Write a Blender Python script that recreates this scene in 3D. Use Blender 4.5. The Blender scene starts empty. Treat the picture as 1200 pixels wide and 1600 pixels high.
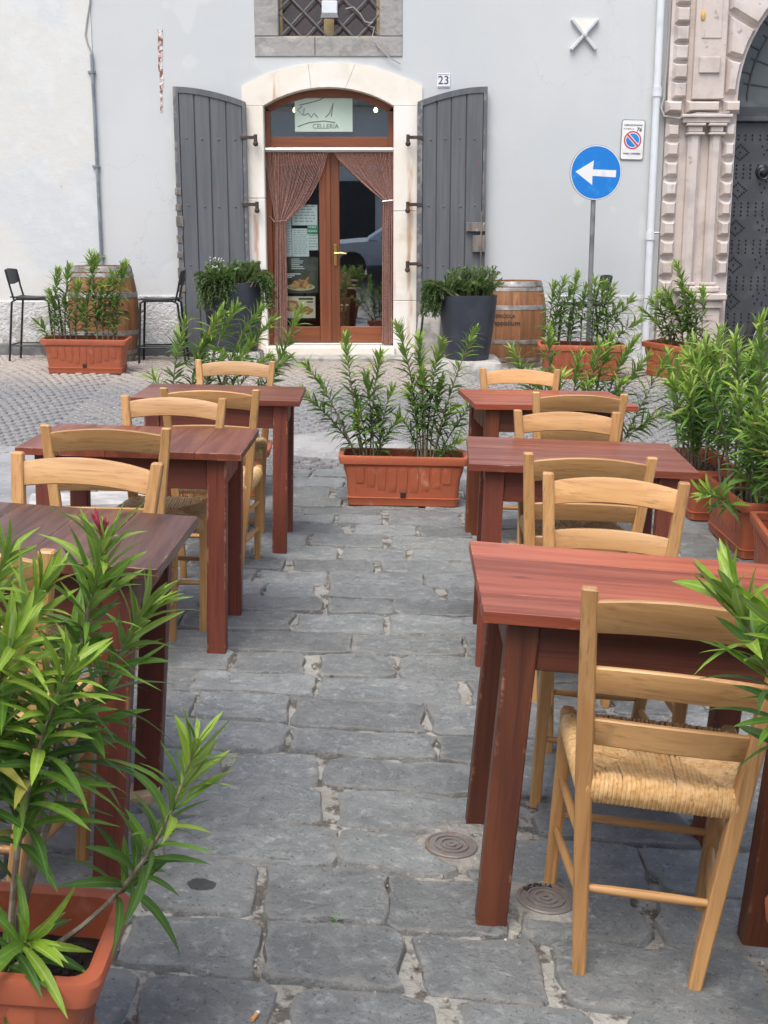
import bpy, math, random
from math import sin, cos, pi, radians as RAD, atan, tan, sqrt, hypot
from mathutils import Vector, Matrix, Euler, noise as mnoise
random.seed(7)
S = bpy.context.scene
COL = S.collection
# ------------------------------------------------------------------ camera, sky, sun, exposure
F, PITCH, CAMH = 1900.0, RAD(12.5), 1.52
cam_data = bpy.data.cameras.new('camera')
cam = bpy.data.objects.new('camera', cam_data); COL.objects.link(cam)
cam.location = (0, 0, CAMH); cam.rotation_euler = (RAD(90) - PITCH, 0, 0)
cam_data.sensor_fit = 'VERTICAL'; cam_data.sensor_height = 24.0; cam_data.lens = F / 1600 * 24.0
cam_data.clip_end = 400; cam_data.clip_start = 0.05
cam_data.dof.use_dof = True; cam_data.dof.focus_distance = 4.2; cam_data.dof.aperture_fstop = 22.0
S.camera = cam
SUN_EL, SUN_AZ = RAD(62), RAD(200)
W_ = bpy.data.worlds.new('World'); S.world = W_; W_.use_nodes = True
wn = W_.node_tree
sky = wn.nodes.new('ShaderNodeTexSky'); sky.sky_type = 'NISHITA'; sky.sun_disc = False
sky.sun_elevation = SUN_EL; sky.sun_rotation = SUN_AZ; sky.air_density = 1.0; sky.dust_density = 4.0; sky.ozone_density = 0.7
bg = wn.nodes['Background']; bg.inputs['Strength'].default_value = 0.15
wn.links.new(sky.outputs[0], bg.inputs[0])
sd = bpy.data.lights.new('sun', 'SUN'); sd.energy = 1.5; sd.angle = RAD(40); sd.color = (1, .985, .955)
sun = bpy.data.objects.new('sun', sd); COL.objects.link(sun)
# direction towards the sun: azimuth measured from +Y clockwise
_d = Vector((sin(SUN_AZ) * cos(SUN_EL), cos(SUN_AZ) * cos(SUN_EL), sin(SUN_EL)))
sun.rotation_euler = _d.to_track_quat('Z', 'Y').to_euler()
S.view_settings.view_transform = 'Standard'; S.view_settings.look = 'None'
S.view_settings.gamma = 1; S.view_settings.exposure = 0.60; S.view_settings.use_curve_mapping = False

# ------------------------------------------------------------------ helpers: places
def lerp(a, b, t): return a + (b - a) * t
def interp(x, xs, ys):
    if x <= xs[0]: return ys[0]
    for i in range(1, len(xs)):
        if x <= xs[i]: return lerp(ys[i-1], ys[i], (x - xs[i-1]) / (xs[i] - xs[i-1]))
    return ys[-1]
def gs(y): return interp(y, [2.7, 4.4, 6, 9], [.08, .03, .025, .012])
def gz(x, y):      # the street: cross slope that grows towards the camera, rising to the house and again behind
    return -gs(y) * max(-3.5, min(3.5, x)) + interp(y, [-4, -2, -.6, .9, 7.15, 11.6], [.78, .66, .22, 0, 0, .3])
def gn(x, y, e=.15):
    return Vector((-(gz(x+e, y) - gz(x-e, y)) / (2*e), -(gz(x, y+e) - gz(x, y-e)) / (2*e), 1)).normalized()
def seat_on(x, y, yaw, dz=0.0):
    n = gn(x, y); q = Vector((0, 0, 1)).rotation_difference(n).to_matrix().to_4x4()
    return Matrix.Translation((x, y, gz(x, y) + dz)) @ q @ Matrix.Rotation(yaw, 4, 'Z')
def at(px, py, Y):  # point of the place that the photograph shows at a pixel, at depth Y
    u, v = (px - 600) / F, (800 - py) / F
    t = Y / (cos(PITCH) + v * sin(PITCH))
    return Vector((u * t, Y, CAMH + t * (-sin(PITCH) + v * cos(PITCH))))
WY = 13.0
def wx(px, py, Y=WY): return at(px, py, Y).x
def wz(py, Y=WY): return at(600, py, Y).z
# ------------------------------------------------------------------ helpers: materials
class NT:
    def __init__(s, name):
        s.m = bpy.data.materials.new(name); s.m.use_nodes = True; s.t = s.m.node_tree
        s.b = s.t.nodes['Principled BSDF']
    def n(s, typ, **kw):
        o = s.t.nodes.new(typ)
        for k, v in kw.items(): setattr(o, k, v)
        return o
    def l(s, a, b): s.t.links.new(a, b)
    def put(s, sock, v):
        if hasattr(v, 'links'): s.l(v, sock)
        else: sock.default_value = v
    def math(s, op, a, b=None, c=None):
        o = s.n('ShaderNodeMath', operation=op)
        for i, v in enumerate((a, b, c)):
            if v is not None: s.put(o.inputs[i], v)
        return o.outputs[0]
    def step(s, v, lo, hi, a=0., b=1.):
        o = s.n('ShaderNodeMapRange', interpolation_type='SMOOTHSTEP')
        s.put(o.inputs[0], v); o.inputs[1].default_value = lo; o.inputs[2].default_value = hi
        o.inputs[3].default_value = a; o.inputs[4].default_value = b
        return o.outputs[0]
    def mix(s, f, a, b, bt='MIX'):
        o = s.n('ShaderNodeMix', data_type='RGBA', blend_type=bt)
        s.put(o.inputs[0], f)
        for i, v in ((6, a), (7, b)):
            if hasattr(v, 'links'): s.l(v, o.inputs[i])
            else: o.inputs[i].default_value = (v[0], v[1], v[2], 1)
        return o.outputs[2]
    def coord(s, world=False, sc=(1, 1, 1), rnd=True):
        if world: v = s.n('ShaderNodeNewGeometry').outputs['Position']
        else: v = s.n('ShaderNodeTexCoord').outputs['Object']
        if rnd and not world:
            r = s.n('ShaderNodeObjectInfo').outputs['Random']
            k = s.n('ShaderNodeVectorMath', operation='ADD'); s.l(v, k.inputs[0])
            s.l(s.math('MULTIPLY', r, 37.0), k.inputs[1]); v = k.outputs[0]
        o = s.n('ShaderNodeVectorMath', operation='MULTIPLY'); s.l(v, o.inputs[0]); o.inputs[1].default_value = sc
        return o.outputs[0]
    def noise(s, v, scale, detail=4, rough=.55, dist=0.):
        o = s.n('ShaderNodeTexNoise'); s.l(v, o.inputs['Vector']); o.inputs['Scale'].default_value = scale
        o.inputs['Detail'].default_value = detail; o.inputs['Roughness'].default_value = rough
        o.inputs['Distortion'].default_value = dist
        return o.outputs['Fac']
    def bump(s, h, strength, dist, prev=None):
        o = s.n('ShaderNodeBump'); s.l(h, o.inputs['Height']); o.inputs['Strength'].default_value = strength
        o.inputs['Distance'].default_value = dist
        if prev is not None: s.l(prev, o.inputs['Normal'])
        return o.outputs[0]
    def attr(s, name): return s.n('ShaderNodeAttribute', attribute_name=name).outputs['Fac']
    def rand(s): return s.n('ShaderNodeObjectInfo').outputs['Random']
    def fin(s, col=None, rough=None, nor=None, **kw):
        if col is not None:
            if hasattr(col, 'links'): s.l(col, s.b.inputs['Base Color'])
            else: s.b.inputs['Base Color'].default_value = (*col, 1)
        if rough is not None: s.put(s.b.inputs['Roughness'], rough)
        if nor is not None: s.l(nor, s.b.inputs['Normal'])
        for k, v in kw.items(): s.put(s.b.inputs[k], v)
        return s.m
def mk(name, base, layers=(), rough=.6, bumps=(), world=False, sc=(1, 1, 1), rnd=0., metal=0., spec=.5, dirt=None):
    """base colour, layers of (colour, scale, lo, hi[, coordinate scale]) mixed by noise, bumps of (scale, strength, distance)"""
    s = NT(name); v = s.coord(world, sc)
    c = base
    for L in layers:
        vv = v if len(L) < 5 else s.coord(world, L[4])
        c = s.mix(s.step(s.noise(vv, L[1]), L[2], L[3]), c, L[0])
    if rnd:
        k = s.step(s.rand(), 0, 1, 1 - rnd, 1 + rnd)
        hsv = s.n('ShaderNodeHueSaturation')
        if hasattr(c, 'links'): s.l(c, hsv.inputs['Color'])
        else: hsv.inputs['Color'].default_value = (*c, 1)
        s.l(k, hsv.inputs['Value']); c = hsv.outputs[0]
    nor = None
    for B in bumps:
        vv = v if len(B) < 4 else s.coord(world, B[3])
        nor = s.bump(s.noise(vv, B[0], 6, .6), B[1], B[2], nor)
    r = rough
    if isinstance(rough, tuple): r = s.step(s.noise(v, rough[2]), .3, .7, rough[0], rough[1])
    return s.fin(c, r, nor, Metallic=metal, **{'Specular IOR Level': spec})
def wood(name, light, dark, axis, rough=.45, scale=1., knots=True, edge=None, spec=.5, streak=.5):
    """grain stretched along axis, random shift per object; 'edge' attribute lets raw wood show on worn edges"""
    s = NT(name)
    st = [14., 14., 14.]; st[axis] = .9
    st = [q * scale for q in st]
    v = s.coord(sc=st)
    f1 = s.noise(v, 1.6, 6, .6, .6)
    fine = [q * 6 for q in st]; fine[axis] = st[axis] * 3
    f2 = s.noise(s.coord(sc=fine), 1.5, 3, .6)
    c = s.mix(s.step(f1, .3, .72), light, dark)
    c = s.mix(s.math('MULTIPLY', s.step(f2, .5, .75), streak), c, tuple(q * .55 for q in dark))
    if knots:
        k = s.n('ShaderNodeTexVoronoi'); kv = [3.2, 3.2, 3.2]; kv[axis] = 1.5
        s.l(s.coord(sc=kv), k.inputs['Vector']); k.inputs['Scale'].default_value = 1.6
        c = s.mix(s.step(k.outputs['Distance'], .10, .03), c, tuple(q * .3 for q in dark))
    if edge:
        e = s.attr('edge'); w = s.step(s.noise(s.coord(), 9, 8, .75), .54, .62)
        c = s.mix(s.math('MULTIPLY', s.math('MULTIPLY', e, w), .5), c, edge)
    hsv = s.n('ShaderNodeHueSaturation'); s.l(c, hsv.inputs['Color'])
    s.l(s.step(s.rand(), 0, 1, .80, 1.14), hsv.inputs['Value']); c = hsv.outputs[0]
    nor = s.bump(f2, .18, .002); nor = s.bump(f1, .12, .004, nor)
    rr = s.step(f1, .3, .7, rough - .05, rough + .12)
    return s.fin(c, rr, nor, **{'Specular IOR Level': spec})

M = {}
# stone, plaster, ground
s = NT('basalt')
v = s.coord(True); n1 = s.noise(v, 5, 6, .6); n2 = s.noise(v, 38, 5, .65); n3 = s.noise(v, 150, 3, .6)
c = s.mix(s.step(n1, .3, .7), (.245, .265, .263), (.335, .355, .35))
c = s.mix(s.math('MULTIPLY', s.step(n2, .5, .72), .85), c, (.47, .485, .475))
c = s.mix(s.math('MULTIPLY', s.step(s.noise(v, 85, 4, .7, .6), .42, .33), .8), c, (.095, .102, .105))
c = s.mix(s.math('MULTIPLY', s.step(n3, .56, .74), .6), c, (.38, .375, .355))
hv = s.n('ShaderNodeHueSaturation'); s.l(c, hv.inputs['Color']); s.l(s.step(s.rand(), 0, 1, .80, 1.22), hv.inputs['Value'])
c = hv.outputs[0]
e = s.attr('edge'); ee = s.math('ADD', e, s.math('MULTIPLY', s.math('SUBTRACT', s.noise(v, 14, 5, .65), .5), 1.9))
c = s.mix(s.math('MULTIPLY', s.step(ee, .45, .85), .85), c, (.35, .345, .32))
vd = s.n('ShaderNodeVectorMath', operation='DISTANCE'); WET = vd; fl2 = s.n('ShaderNodeVectorMath', operation='MULTIPLY'); s.l(v, fl2.inputs[0]); fl2.inputs[1].default_value = (1, 1.25, 0); s.l(fl2.outputs[0], vd.inputs[0]); vd.inputs[1].default_value = (-.424, 2.70 * 1.25, 0)
wet = s.step(s.math('ADD', vd.outputs['Value'], s.math('MULTIPLY', s.noise(v, 30, 3), .03)), .052, .046)
c = s.mix(s.math('MULTIPLY', wet, .8), c, (.025, .027, .03))
n = s.bump(n1, .6, .03); n = s.bump(s.noise(v, 17, 9, .74, .8), 1., .035, n); n = s.bump(n3, .6, .006, n)
M['basalt'] = s.fin(c, s.step(n2, .3, .7, .55, .75), n)
s = NT('mortar')
v = s.coord(True); n1 = s.noise(v, 3, 5); n2 = s.noise(v, 60, 5, .7); n3 = s.noise(v, 16, 4, .6)
c = s.mix(s.step(n1, .35, .65), (.385, .38, .345), (.30, .288, .25))
c = s.mix(s.math('MULTIPLY', s.step(n3, .49, .60), .85), c, (.075, .062, .047))
c = s.mix(s.math('MULTIPLY', s.step(n2, .56, .7), .6), c, (.46, .44, .40))
n = s.bump(n2, .8, .012); n = s.bump(n3, .6, .03, n)
M['mortar'] = s.fin(c, .85, n)
s = NT('cobble')
v = s.coord(True); n2 = s.noise(v, 50, 4, .6)
sy = s.n('ShaderNodeSeparateXYZ'); s.l(v, sy.inputs[0])
c = s.mix(s.step(n2, .35, .65), (.15, .15, .152), (.235, .228, .222))
c = s.mix(s.math('MULTIPLY', s.step(s.noise(v, 1.1, 3), .4, .6), .5), c, (.16, .165, .175))
dust = s.step(s.math('ADD', sy.outputs[1], s.math('MULTIPLY', s.noise(v, .9, 4), 2.2)), 11.4, 12.6)
c = s.mix(s.math('MULTIPLY', dust, .65), c, (.36, .305, .255))
hv = s.n('ShaderNodeHueSaturation'); s.l(c, hv.inputs['Color']); s.l(s.step(s.rand(), 0, 1, .85, 1.15), hv.inputs['Value'])
M['cobble'] = s.fin(hv.outputs[0], .7, s.bump(n2, .4, .008))
M['flagstone'] = mk('flagstone', (.30, .305, .305), [((.22, .225, .23), 2.2, .4, .65), ((.36, .35, .33), 25, .58, .7)], .7, [(30, .4, .006)], True)
M['cement'] = mk('cement_fill', (.33, .315, .28), [((.22, .21, .185), 5, .42, .62), ((.13, .125, .12), 20, .56, .68), ((.44, .42, .39), 45, .58, .7)], .9, [(14, .8, .03), (60, .8, .012)], True)
M['concrete'] = mk('concrete', (.34, .335, .325), [((.25, .25, .25), 3, .4, .65), ((.42, .41, .4), 30, .55, .7)], .85, [(60, .4, .005)], True)
M['kerb'] = mk('kerb', (.52, .51, .49), [((.35, .34, .33), 5, .45, .65)], .8, [(40, .4, .006)], True)
s = NT('white_plaster')
v = s.coord(True); n1 = s.noise(v, .5, 4); n2 = s.noise(v, 2.5, 5, .6); n3 = s.noise(v, 40, 4, .6)
c = s.mix(s.step(n1, .35, .65), (.54, .567, .571), (.585, .602, .60))
c = s.mix(s.math('MULTIPLY', s.step(s.noise(s.coord(True, (3, 1, .35)), 1.3, 4), .5, .7), .45), c, (.53, .57, .59))
c = s.mix(s.math('MULTIPLY', s.step(s.noise(s.coord(True, (1, 1, 6)), .8, 3, .6, .8), .68, .70), .18), c, (.5, .52, .54))
ck = s.n('ShaderNodeTexVoronoi', feature='DISTANCE_TO_EDGE'); ck.inputs['Scale'].default_value = .55
dv = s.n('ShaderNodeVectorMath', operation='ADD'); s.l(v, dv.inputs[0]); nn = s.n('ShaderNodeTexNoise'); s.l(v, nn.inputs['Vector']); nn.inputs['Scale'].default_value = 2.5; nn.inputs['Detail'].default_value = 5; s.l(nn.outputs['Color'], dv.inputs[1]); s.l(dv.outputs[0], ck.inputs['Vector'])
crack = s.math('MULTIPLY', s.step(ck.outputs['Distance'], .004, .0015), s.step(n1, .5, .6))
c = s.mix(s.math('MULTIPLY', crack, .28), c, (.36, .38, .39))
c = s.mix(s.math('MULTIPLY', s.step(s.noise(v, 1.1, 2), .60, .615), .35), c, (.66, .68, .675))
n = s.bump(n2, .12, .03); n = s.bump(n3, .18, .004, n)
M['plaster'] = s.fin(c, .85, n)
s = NT('old_plaster')
v = s.coord(True); n1 = s.noise(v, .7, 5, .5); n2 = s.noise(v, 3.2, 6, .65); n3 = s.noise(v, 36, 4, .6)
c = s.mix(s.step(n1, .44, .52), (.60, .625, .63), (.65, .65, .615))
c = s.mix(s.math('MULTIPLY', s.step(n2, .5, .62), .5), c, (.68, .695, .69))
c = s.mix(s.math('MULTIPLY', s.step(s.noise(s.coord(True, (1, 1, .6)), 4.3, 7, .62), .66, .69), .75), c, (.42, .40, .37))
n = s.bump(n2, .3, .03); n = s.bump(n3, .25, .005, n)
M['old_plaster'] = s.fin(c, .88, n)
s = NT('rough_plaster')
v = s.coord(True); n2 = s.noise(v, 26, 5, .6); n1 = s.noise(v, 1.6, 5)
c = s.mix(s.step(n1, .4, .6), (.70, .715, .725), (.60, .60, .585))
n = s.bump(n2, 1., .03)
M['rough_plaster'] = s.fin(c, .9, n)
M['old_rough'] = mk('old_rough_plaster', (.62, .62, .60), [((.42, .41, .38), 3, .45, .65), ((.7, .7, .7), 14, .5, .65)], .9, [(26, 1., .03)], True)
M['dark_base'] = mk('dark_base_stone', (.13, .135, .135), [((.22, .22, .21), 5, .45, .65)], .85, [(30, .5, .01)], True)
M['lime_plain'] = mk('cream_limestone', (.80, .745, .64), [((.70, .63, .52), 3, .5, .68), ((.84, .81, .75), 1.2, .45, .6), ((.58, .37, .22), 1.6, .63, .75, (4, 1, .5))], .75, [(40, .25, .004), (6, .2, .02)], True)
def rusty_lime():
    m = M['lime_plain'].copy(); m.name = 'rust_streaked_limestone'; t = m.node_tree; b = t.nodes['Principled BSDF']
    s = object.__new__(NT); s.m, s.t, s.b = m, t, b
    v = s.coord(True); sx = s.n('ShaderNodeSeparateXYZ'); s.l(v, sx.inputs[0])
    old = b.inputs['Base Color'].links[0].from_socket; mask = None
    for xx in (wx(399, 300), wx(641, 300)):
        d = s.math('ABSOLUTE', s.math('SUBTRACT', s.math('ADD', sx.outputs[0], s.math('MULTIPLY', s.math('SUBTRACT', s.noise(s.coord(True, (1, 1, .6)), 3, 3), .5), .05)), xx))
        k = s.step(d, .045, .008); mask = k if mask is None else s.math('MAXIMUM', mask, k)
    mask = s.math('MULTIPLY', mask, s.step(s.noise(s.coord(True, (6, 1, 1.1)), 1.5, 4), .42, .62))
    mask = s.math('MULTIPLY', mask, s.step(sx.outputs[2], wz(205), wz(225)))
    s.l(s.mix(s.math('MULTIPLY', mask, .75), old, (.42, .19, .08)), b.inputs['Base Color']); return m
M['lime'] = rusty_lime()
M['grey_stone'] = mk('grey_tuff', (.36, .345, .325), [((.27, .26, .245), 6, .45, .65), ((.46, .44, .41), 3, .55, .7)], .9, [(25, .7, .014)], True)
M['pink_stone'] = mk('pink_portal_stone', (.59, .515, .465), [((.48, .42, .385), 4, .45, .68), ((.66, .60, .56), 1.6, .5, .65), ((.36, .31, .28), 12, .62, .75)], .85, [(45, .4, .005), (9, .3, .02)], True)
M['pale_stone'] = mk('pale_mounting_stone', (.44, .42, .385), [((.30, .29, .27), 9, .45, .65)], .9, [(22, .7, .02)], True)
# timber
M['chair_v'] = wood('beech_upright', (.60, .345, .14), (.43, .215, .075), 2, .42, 1., False, streak=.6)
M['chair_h'] = wood('beech_rail', (.60, .345, .14), (.43, .215, .075), 0, .42, 1., False, streak=.6)
M['chair_d'] = wood('beech_side_rail', (.57, .32, .125), (.43, .215, .07), 1, .4, 1., False, streak=.3)
RAWW = (.52, .27, .16)
def tabwood(nm, a, b, axis, r): return wood(nm, a, b, axis, r, .8, True, RAWW, .5, .55)
M['dk'] = [tabwood('dark_stain_x', (.115, .034, .030), (.062, .020, .020), 0, .3), tabwood('dark_stain_y', (.135, .043, .032), (.060, .020, .017), 1, .34), tabwood('dark_stain_z', (.165, .042, .026), (.092, .023, .017), 2, .45)]
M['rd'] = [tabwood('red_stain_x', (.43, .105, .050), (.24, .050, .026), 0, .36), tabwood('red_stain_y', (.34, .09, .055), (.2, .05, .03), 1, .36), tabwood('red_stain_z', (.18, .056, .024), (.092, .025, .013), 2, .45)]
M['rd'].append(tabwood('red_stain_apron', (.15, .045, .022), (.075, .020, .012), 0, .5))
M['dk'].append(tabwood('dark_stain_apron', (.10, .03, .02), (.05, .014, .011), 0, .5))
M['md'] = [tabwood('mid_stain_x', (.24, .063, .034), (.135, .036, .022), 0, .36), tabwood('mid_stain_y', (.24, .063, .034), (.135, .036, .022), 1, .36), tabwood('mid_stain_z', (.205, .054, .030), (.12, .030, .020), 2, .45)]
M['door_z'] = wood('door_timber_z', (.26, .085, .034), (.17, .052, .022), 2, .35, .7, False)
M['door_x'] = wood('door_timber_x', (.26, .085, .034), (.17, .052, .022), 0, .35, .7, False)
s = NT('shutter_paint')
v = s.coord(True); n1 = s.noise(s.coord(True, (18, 18, .8)), 1.5, 5); n2 = s.noise(v, 9, 6, .65)
c = s.mix(s.step(n1, .35, .65), (.098, .106, .116), (.125, .133, .142))
c = s.mix(s.math('MULTIPLY', s.step(s.noise(s.coord(True, (2.5, 1, 1)), 7, 4), .70, .73), .7), c, (.26, .08, .065))
e = s.attr('edge'); c = s.mix(s.math('MULTIPLY', e, s.step(n2, .5, .56)), c, (.30, .27, .24))
M['shutter'] = s.fin(c, .55, s.bump(n1, .25, .006))
M['worn_wood'] = mk('worn_grey_wood', (.22, .19, .16), [((.12, .115, .11), 6, .4, .6), ((.42, .39, .36), 14, .6, .72)], .8, [(30, .5, .01)], sc=(3, 3, .6))
M['stave'] = wood('barrel_oak', (.36, .165, .070), (.20, .085, .036), 2, .6, .8, False, streak=.5)
M['hoop'] = mk('galvanised_hoop', (.36, .35, .33), [((.23, .20, .17), 9, .45, .62), ((.5, .49, .47), 5, .55, .65)], .55, [(20, .2, .004)], metal=.6)
M['raw_wood'] = mk('raw_pine', (.58, .42, .27), [((.45, .31, .18), 20, .4, .6)], .7)
M['md'].append(tabwood('mid_stain_apron', (.19, .05, .03), (.11, .028, .018), 0, .5))
# rush seat
s = NT('rush')
v = s.coord(); n1 = s.noise(v, 60, 4, .6); n2 = s.noise(v, 14, 4)
c = s.mix(s.step(n1, .35, .65), (.74, .50, .24), (.58, .34, .13))
c = s.mix(s.math('MULTIPLY', s.step(n2, .5, .7), .5), c, (.74, .54, .30))
c = s.mix(s.math('MULTIPLY', s.step(s.noise(v, 120, 2), .62, .7), .7), c, (.27, .12, .04))
M['rush'] = s.fin(c, .42, s.bump(n1, .3, .002))
# plastics, metals
M['terra'] = mk('terracotta_plastic', (.43, .115, .052), [((.37, .095, .045), 3, .4, .65), ((.55, .26, .17), 7, .6, .76), ((.30, .085, .045), 16, .62, .74)], (.42, .58, 5), [(90, .06, .002)], rnd=.10)
M['terra_dark'] = mk('drain_plug', (.03, .015, .012), (), .6)
M['soil'] = mk('potting_soil', (.028, .02, .015), [((.06, .045, .035), 40, .5, .65), ((.16, .13, .1), 70, .68, .74)], .95, [(40, 1., .03), (120, .8, .01)], True)
M['pot'] = mk('anthracite_pot', (.030, .036, .048), [((.045, .052, .065), 4, .45, .65)], .5, [(120, .2, .002)])
M['black_metal'] = mk('black_steel', (.012, .014, .016), (), .45)
M['black_plastic'] = mk('black_plastic', (.018, .02, .023), [((.03, .032, .035), 8, .45, .6)], .5)
M['cover_iron'] = mk('worn_cast_iron', (.23, .215, .20), [((.24, .16, .12), 30, .5, .65), ((.28, .27, .26), 60, .55, .7)], .55, [(90, .4, .003)], metal=.3)
M['iron'] = mk('rusty_iron', (.045, .035, .032), [((.11, .055, .035), 18, .5, .65)], .7, [(60, .4, .003)])
M['lattice'] = mk('grey_iron_bar', (.12, .125, .13), [((.19, .15, .125), 20, .5, .7)], .55)
M['galv'] = mk('galvanised_steel', (.34, .345, .34), [((.22, .225, .225), 6, .4, .65)], .45, metal=.7)
M['conduit'] = mk('grey_conduit', (.25, .285, .315), [((.18, .2, .22), 6, .45, .6)], .5)
M['pipe_white'] = mk('painted_downpipe', (.70, .735, .755), [((.6, .64, .66), 4, .5, .7)], .5)
M['cable'] = mk('grey_cable', (.33, .32, .31), (), .6)
M['white'] = mk('white_enamel', (.80, .80, .79), [((.70, .69, .67), 5, .55, .7)], .35)
M['blue_sign'] = mk('blue_reflective', (.012, .20, .62), [((.03, .26, .68), 9, .5, .7)], .35)
M['red_sign'] = mk('red_reflective', (.55, .06, .07), (), .4)
M['black_ink'] = mk('black_ink', (.03, .032, .035), (), .5)
M['navy_ink'] = mk('navy_ink', (.045, .07, .15), (), .5)
M['alu'] = mk('aluminium', (.62, .62, .60), (), .35, metal=.7)
M['brass'] = mk('brass', (.75, .52, .16), (), .28, metal=1.)
M['chrome'] = mk('chrome', (.85, .86, .87), (), .08, metal=1.)
M['gate'] = mk('gate_grey', (.055, .06, .067), [((.078, .083, .09), 5, .45, .65)], .5, [(50, .15, .003)], True)
M['fan'] = mk('fanlight_grey', (.10, .12, .122), [((.14, .16, .16), 4, .45, .65)], .45, (), True)
M['stud'] = mk('stud_iron', (.022, .022, .026), (), .4)
M['strand'] = mk('chenille_string', (.25, .125, .10), [((.38, .23, .19), 90, .45, .6, (1, 1, 1))], .8, [(160, .8, .004)])
M['gold_frame'] = mk('ochre_window_timber', (.50, .38, .19), [((.40, .29, .13), 6, .4, .6)], .5)
M['paper'] = mk('pale_paper', (.76, .84, .77), [((.68, .78, .70), 3, .4, .7)], .7)
M['paper_line'] = mk('grey_print', (.36, .43, .38), (), .7)
M['green_print'] = mk('green_print', (.07, .33, .16), (), .6)
M['board'] = mk('dark_menu_board', (.075, .085, .05), [((.05, .06, .035), 6, .4, .6)], .5)
M['board_red'] = mk('brown_poster', (.13, .05, .035), (), .5)
M['cream'] = mk('cream_poster', (.72, .66, .47), (), .5)
M['roast'] = mk('roast_print', (.38, .14, .035), [((.62, .33, .10), 22, .45, .6), ((.15, .045, .015), 14, .6, .7)], .5, (), True)
M['potato'] = mk('potato_print', (.66, .52, .22), [((.45, .30, .09), 30, .45, .6)], .5, (), True)
M['sign_panel'] = mk('pale_green_panel', (.62, .72, .60), [((.52, .64, .52), 2, .4, .7)], .6)
M['ink_green'] = mk('dark_green_lettering', (.17, .23, .18), (), .6)
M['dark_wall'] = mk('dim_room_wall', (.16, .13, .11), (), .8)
M['bark'] = mk('oleander_bark', (.22, .17, .12), [((.32, .27, .2), 40, .45, .6)], .8, [(90, .5, .003)])
M['green_stem'] = mk('green_stem', (.13, .17, .05), [((.19, .15, .07), 30, .5, .7)], .6)
M['bud'] = mk('oleander_bud', (.45, .05, .10), [((.25, .02, .05), 60, .4, .6)], .5)
M['weed'] = mk('weed_green', (.07, .16, .03), (), .6)
M['butt'] = mk('filter_paper', (.62, .30, .10), (), .8)
M['wet'] = mk('wet_patch', (.028, .03, .033), (), .3)
M['bulb'] = mk('bulb', (1, .8, .5), ())
M['bulb'].node_tree.nodes['Principled BSDF'].inputs['Emission Color'].default_value = (1, .75, .35, 1)
M['bulb'].node_tree.nodes['Principled BSDF'].inputs['Emission Strength'].default_value = 14
M['rubber'] = mk('rubber', (.02, .02, .02), (), .8)
M['car_paint'] = mk('silver_blue_paint', (.46, .53, .62), (), .3, metal=.3)
def leafmat(nm, c1, c2, rib):
    s = NT(nm); u = s.math('ABSOLUTE', s.attr('lu'))
    c = s.mix(s.rand(), c1, c2)
    c = s.mix(s.step(s.noise(s.coord(), 9, 3), .35, .7, 0, .5), c, tuple(q * .7 for q in c1))
    c = s.mix(s.math('MULTIPLY', s.step(s.rand(), .95, .97), .8), c, (.40, .30, .07)); geo = s.n('ShaderNodeNewGeometry')
    c = s.mix(s.math('MULTIPLY', geo.outputs['Backfacing'], .55), c, (.20, .27, .13))
    c = s.mix(s.step(u, .22, .05, 0, .7), c, rib)
    s.fin(c, .42, None, **{'Specular IOR Level': .4})
    tr = s.n('ShaderNodeBsdfTranslucent'); s.l(s.mix(.5, c, (.20, .34, .03)), tr.inputs[0])
    mx = s.n('ShaderNodeMixShader'); mx.inputs[0].default_value = .32
    s.l(s.b.outputs[0], mx.inputs[1]); s.l(tr.outputs[0], mx.inputs[2])
    s.l(mx.outputs[0], s.t.nodes['Material Output'].inputs[0])
    return s.m
M['leaf'] = [leafmat('young_leaf', (.24, .40, .035), (.33, .48, .06), (.47, .57, .2)),
             leafmat('green_leaf', (.11, .25, .026), (.16, .315, .042), (.27, .39, .11)),
             leafmat('old_leaf', (.048, .125, .022), (.08, .175, .034), (.17, .25, .09))]
M['rosemary'] = [leafmat('rosemary_dark', (.04, .105, .024), (.065, .145, .034), (.07, .13, .04)), leafmat('rosemary_pale', (.14, .225, .06), (.19, .27, .09), (.2, .28, .1))]
M['white_flower'] = mk('white_blossom', (.75, .74, .72), (), .7)
def glassmat(nm, tint=(.9, .93, .92), ior=1.75, base=.0):
    s = NT(nm); t = s.t; t.nodes.remove(s.b)
    g = s.n('ShaderNodeBsdfGlossy'); g.inputs['Roughness'].default_value = .01; g.inputs['Color'].default_value = (.95, .97, 1, 1)
    tr = s.n('ShaderNodeBsdfTransparent'); tr.inputs[0].default_value = (*tint, 1)
    fr = s.n('ShaderNodeFresnel'); fr.inputs[0].default_value = ior
    mx = s.n('ShaderNodeMixShader'); s.l(s.math('ADD', fr.outputs[0], base), mx.inputs[0])
    s.l(tr.outputs[0], mx.inputs[1]); s.l(g.outputs[0], mx.inputs[2])
    s.l(mx.outputs[0], t.nodes['Material Output'].inputs[0]); return s.m
M['glass'] = glassmat('window_glass', ior=1.6, base=.22)
M['fan_glass'] = glassmat('fanlight_glass', ior=1.6, base=.24)
M['clear_glass'] = glassmat('clear_glass', (.98, .99, .985), 1.3, .01)
M['car_glass'] = glassmat('car_glass', (.3, .35, .36))

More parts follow.
